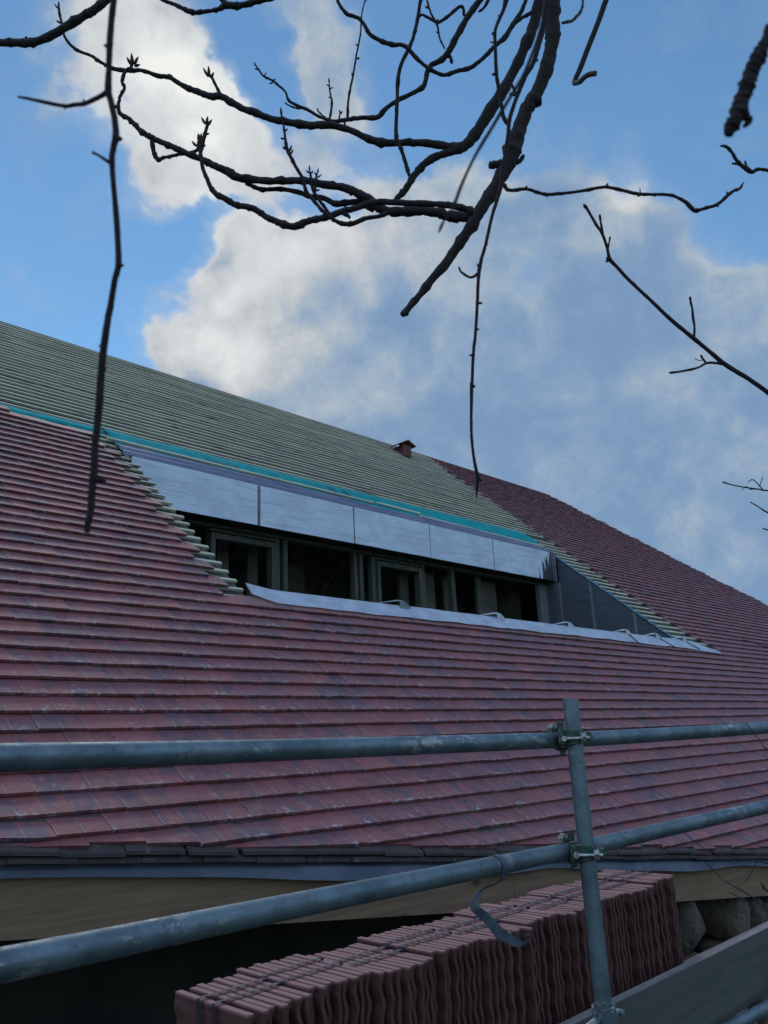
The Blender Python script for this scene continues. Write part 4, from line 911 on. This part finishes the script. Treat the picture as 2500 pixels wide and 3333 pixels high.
# ------------------------------------------------------------------ sky, sun
SUNDIR = Vector((0.357, 0.652, 0.669)).normalized()
el = math.asin(SUNDIR.z); az = math.atan2(SUNDIR.x, SUNDIR.y)
W = bpy.data.worlds.new('World'); bpy.context.scene.world = W; W.use_nodes = True; nt = W.node_tree
for n_ in list(nt.nodes): nt.nodes.remove(n_)
q = NT(nt); outw = q.n('ShaderNodeOutputWorld'); bg = q.n('ShaderNodeBackground'); nt.links.new(bg.outputs[0], outw.inputs[0])
sky = q.n('ShaderNodeTexSky', sky_type='NISHITA'); sky.sun_disc = False; sky.sun_elevation = el; sky.sun_rotation = az; sky.air_density = 1.0; sky.dust_density = .0; sky.ozone_density = 2.0; sky.altitude = 50
dirv = q.n('ShaderNodeTexCoord').outputs['Generated']
# the clouds live on a plane square to one compass bearing (fixed in the world)
FW = Vector((ray(830, 700).x, ray(830, 700).y, ray(830, 700).z)).normalized()
RT = FW.cross(Vector((0, 0, 1))).normalized(); UPV = RT.cross(FW)
def guv(x, y):
    r = ray(x, y).normalized(); d = r.dot(FW); return r.dot(RT)/d, r.dot(UPV)/d
dn = q.vmath('NORMALIZE', dirv)
dz_ = q.math('MAXIMUM', q.vmath('DOT_PRODUCT', dn, tuple(FW), out=1), .12)
cu = q.math('DIVIDE', q.vmath('DOT_PRODUCT', dn, tuple(RT), out=1), dz_); cv = q.math('DIVIDE', q.vmath('DOT_PRODUCT', dn, tuple(UPV), out=1), dz_)
cb_ = q.n('ShaderNodeCombineXYZ'); nt.links.new(cu, cb_.inputs[0]); nt.links.new(cv, cb_.inputs[1]); uvw = cb_.outputs[0]
wn = q.noise(uvw, 3.2, 5, .6, out='Color'); warp = q.vmath('MULTIPLY', q.vmath('SUBTRACT', wn, (.5, .5, .5)), (.17, .17, 0))
wn2 = q.noise(uvw, 13, 4, .6, out='Color'); warp2 = q.vmath('MULTIPLY', q.vmath('SUBTRACT', wn2, (.5, .5, .5)), (.045, .045, 0))
uvd = q.vmath('ADD', q.vmath('ADD', uvw, warp), warp2)
def blob(x, y, rx, ry, ang, wgt, vec=None, soft=1.0):
    c_ = guv(x, y); s = 1722.0
    mp = q.n('ShaderNodeMapping'); mp.vector_type = 'TEXTURE'; nt.links.new(vec or uvd, mp.inputs[0])
    mp.inputs['Location'].default_value = (c_[0], c_[1], 0); mp.inputs['Rotation'].default_value = (0, 0, math.radians(ang)); mp.inputs['Scale'].default_value = (rx/s, ry/s, 1)
    l_ = q.vmath('LENGTH', mp.outputs[0], out=1)
    return q.rng(l_, 1.35, .35, 0, wgt)
def total(lst):
    t = lst[0]
    for x in lst[1:]: t = q.math('ADD', t, x)
    return t
# cloud cover (ang: counter-clockwise from right)
cover = total([blob(385, 235, 225, 125, -58, 1.05), blob(250, 30, 190, 110, 10, .75), blob(570, 350, 220, 105, -50, .68), blob(690, 110, 190, 90, -58, .80), blob(735, 290, 170, 100, -60, .65), blob(180, 205, 130, 60, 20, .48), blob(480, 80, 130, 90, 0, .42),
               blob(720, 620, 320, 190, 5, 1.2), blob(700, 850, 480, 240, -18, 1.35), blob(480, 790, 210, 85, -20, 1.0), blob(560, 560, 150, 80, 5, 1.0), blob(960, 460, 260, 130, 5, .85), blob(440, 420, 160, 90, -35, .55), blob(1080, 760, 330, 420, 0, .85), blob(1340, 400, 110, 150, 30, .55),
               blob(1400, 640, 280, 210, -10, .80), blob(1520, 950, 420, 380, 0, 1.2), blob(1200, 1050, 460, 320, -10, 1.3), blob(1640, 720, 170, 140, 0, .7), blob(1600, 1300, 500, 350, 0, 1.3), blob(1140, 610, 120, 200, 10, -.22), blob(1620, 560, 120, 80, 0, -.3), blob(540, 150, 150, 60, -62, -.75), blob(880, 240, 150, 120, 0, -.5), blob(600, 478, 230, 55, 3, -.62), blob(790, 400, 150, 60, 0, -.40), blob(330, 600, 150, 120, 0, -.6), blob(410, 510, 140, 80, 15, -.75), blob(240, 740, 110, 90, 0, -.5), blob(800, 1000, 400, 200, -20, .6)])
fb1 = q.noise(uvw, 5.0, 10, .64, dist=.35); fb2 = q.noise(q.vmath('ADD', uvw, (3.1, 7.7, 0)), 15, 9, .66, dist=.5)
dens = q.math('ADD', q.math('MULTIPLY', q.math('MINIMUM', cover, 1.25), .62), q.math('ADD', q.math('MULTIPLY', q.math('SUBTRACT', fb1, .5), 1.35), q.math('MULTIPLY', q.math('SUBTRACT', fb2, .5), .80)))
mask = q.rng(dens, .16, .62)
thin = q.rng(dens, -.10, .5, 0, .32)
mask = q.math('MAXIMUM', mask, thin)
# unseen clouds added outside the framed part of the sky, as fill light
far_ = q.rng(q.noise(q.scale(dn, (1, 1, 1.7)), 2.6, 6, .58), .40, .54)
infr = q.rng(q.vmath('DOT_PRODUCT', dn, tuple(FW), out=1), .62, .76)
mask = q.mix(infr, far_, mask)
# brightness: sunlit cores and rims against grey-blue undersides
lit = total([blob(370, 240, 250, 170, -55, 1.05), blob(300, 90, 190, 110, -40, .30), blob(560, 370, 260, 140, -50, .52), blob(690, 110, 190, 110, -55, .40), blob(540, 560, 180, 90, 10, .55), blob(510, 690, 170, 80, 50, .45), blob(410, 750, 190, 75, -25, .55), blob(660, 640, 330, 150, 5, .42), blob(620, 800, 330, 150, -20, .42),
             blob(900, 790, 120, 90, 35, .30), blob(990, 390, 170, 70, 20, .42), blob(930, 500, 170, 90, 0, .22), blob(1350, 380, 90, 60, 0, .5), blob(1270, 470, 90, 90, 0, .35), blob(740, 430, 130, 90, 0, .35), blob(1630, 700, 130, 70, 0, .28), blob(420, 430, 90, 50, 0, .25), blob(820, 700, 130, 70, 20, -.25), blob(1560, 560, 160, 120, 0, .1), blob(1480, 860, 260, 130, 0, .08), blob(1220, 880, 200, 140, 0, .06), blob(1600, 1050, 160, 110, 0, .22)])
ln = q.noise(q.vmath('ADD', uvw, (9.1, 2.2, 0)), 6.5, 9, .60, dist=.3); ln2 = q.noise(q.vmath('ADD', uvw, (1.1, 5.2, 0)), 17, 7, .62, dist=.4)
thick = q.rng(dens, .40, 1.05, .14, -.12)
lt = q.math('ADD', q.math('ADD', q.math('MULTIPLY', lit, .50), q.math('ADD', q.math('MULTIPLY', q.math('SUBTRACT', ln, .5), .95), q.math('MULTIPLY', q.math('SUBTRACT', ln2, .5), .45))), q.math('ADD', thick, .10))
rmp = q.n('ShaderNodeValToRGB'); nt.links.new(lt, rmp.inputs[0]); e = rmp.color_ramp.elements
e[0].position = .0; e[0].color = (.210, .345, .545, 1); e[1].position = 1.0; e[1].color = (.95, .97, .92, 1)
for p_, c_ in ((.16, (.275, .400, .575, 1)), (.34, (.41, .50, .60, 1)), (.52, (.60, .63, .66, 1)), (.80, (.76, .80, .81, 1))):
    x = rmp.color_ramp.elements.new(p_); x.color = c_
skyc = q.mix(1.0, q.scale(sky.outputs[0], (.106, .139, .142)), (1, 1, 1), 'MULTIPLY')
low = q.rng(q.vmath('DOT_PRODUCT', dn, (0, 0, 1), out=1), .04, .50, .34, 1.25)  # unseen sky dimmed towards the horizon so down-facing edges render darker
farc = q.mix(q.rng(q.noise(q.scale(dn, (1, 1, 1.5)), 6, 5, .6), .3, .7), (.64, .84, 1.16), (.40, .52, .74))   # unseen clouds, brightened and tinted blue to light the roof
farc = q.vmath('MULTIPLY', farc, q.vmath('MULTIPLY', low, (1, 1, 1)))
fin = q.mix(mask, skyc, q.mix(infr, farc, rmp.outputs[0]))
nt.links.new(fin, bg.inputs[0]); bg.inputs[1].default_value = .93
W.cycles.sampling_method = 'MANUAL'; W.cycles.sample_map_resolution = 512
sl = bpy.data.lights.new('sun', 'SUN'); sl.energy = .5; sl.angle = math.radians(12); sl.color = (1, .95, .88); so = link(bpy.data.objects.new('sun', sl))
so.rotation_euler = SUNDIR.to_track_quat('Z', 'Y').to_euler()

# ------------------------------------------------------------------ camera: a phone's real size, so focus falls off as in the photograph
cd = bpy.data.cameras.new('camera'); cam = link(bpy.data.objects.new('camera', cd)); bpy.context.scene.camera = cam
right = Vector((AX.x, YY.x, GZ.x)); down = Vector((AX.y, YY.y, GZ.y)); fwd = Vector((AX.z, YY.z, GZ.z))
mtx = Matrix((right, -down, -fwd)).transposed().to_4x4(); mtx.translation = CAM; cam.matrix_world = mtx
cd.sensor_fit = 'VERTICAL'; cd.sensor_height = 5.6; cd.sensor_width = 4.2; cd.lens = 5.6*F/3333; cd.clip_start = .05; cd.clip_end = 2000
cd.dof.use_dof = True; cd.dof.focus_distance = 6.0; cd.dof.aperture_fstop = 1.9
sc = bpy.context.scene
sc.view_settings.view_transform = 'Standard'; sc.view_settings.look = 'None'; sc.view_settings.exposure = 0; sc.view_settings.gamma = 1
sc.cycles.use_denoising = True; sc.cycles.max_bounces = 6; sc.cycles.diffuse_bounces = 3
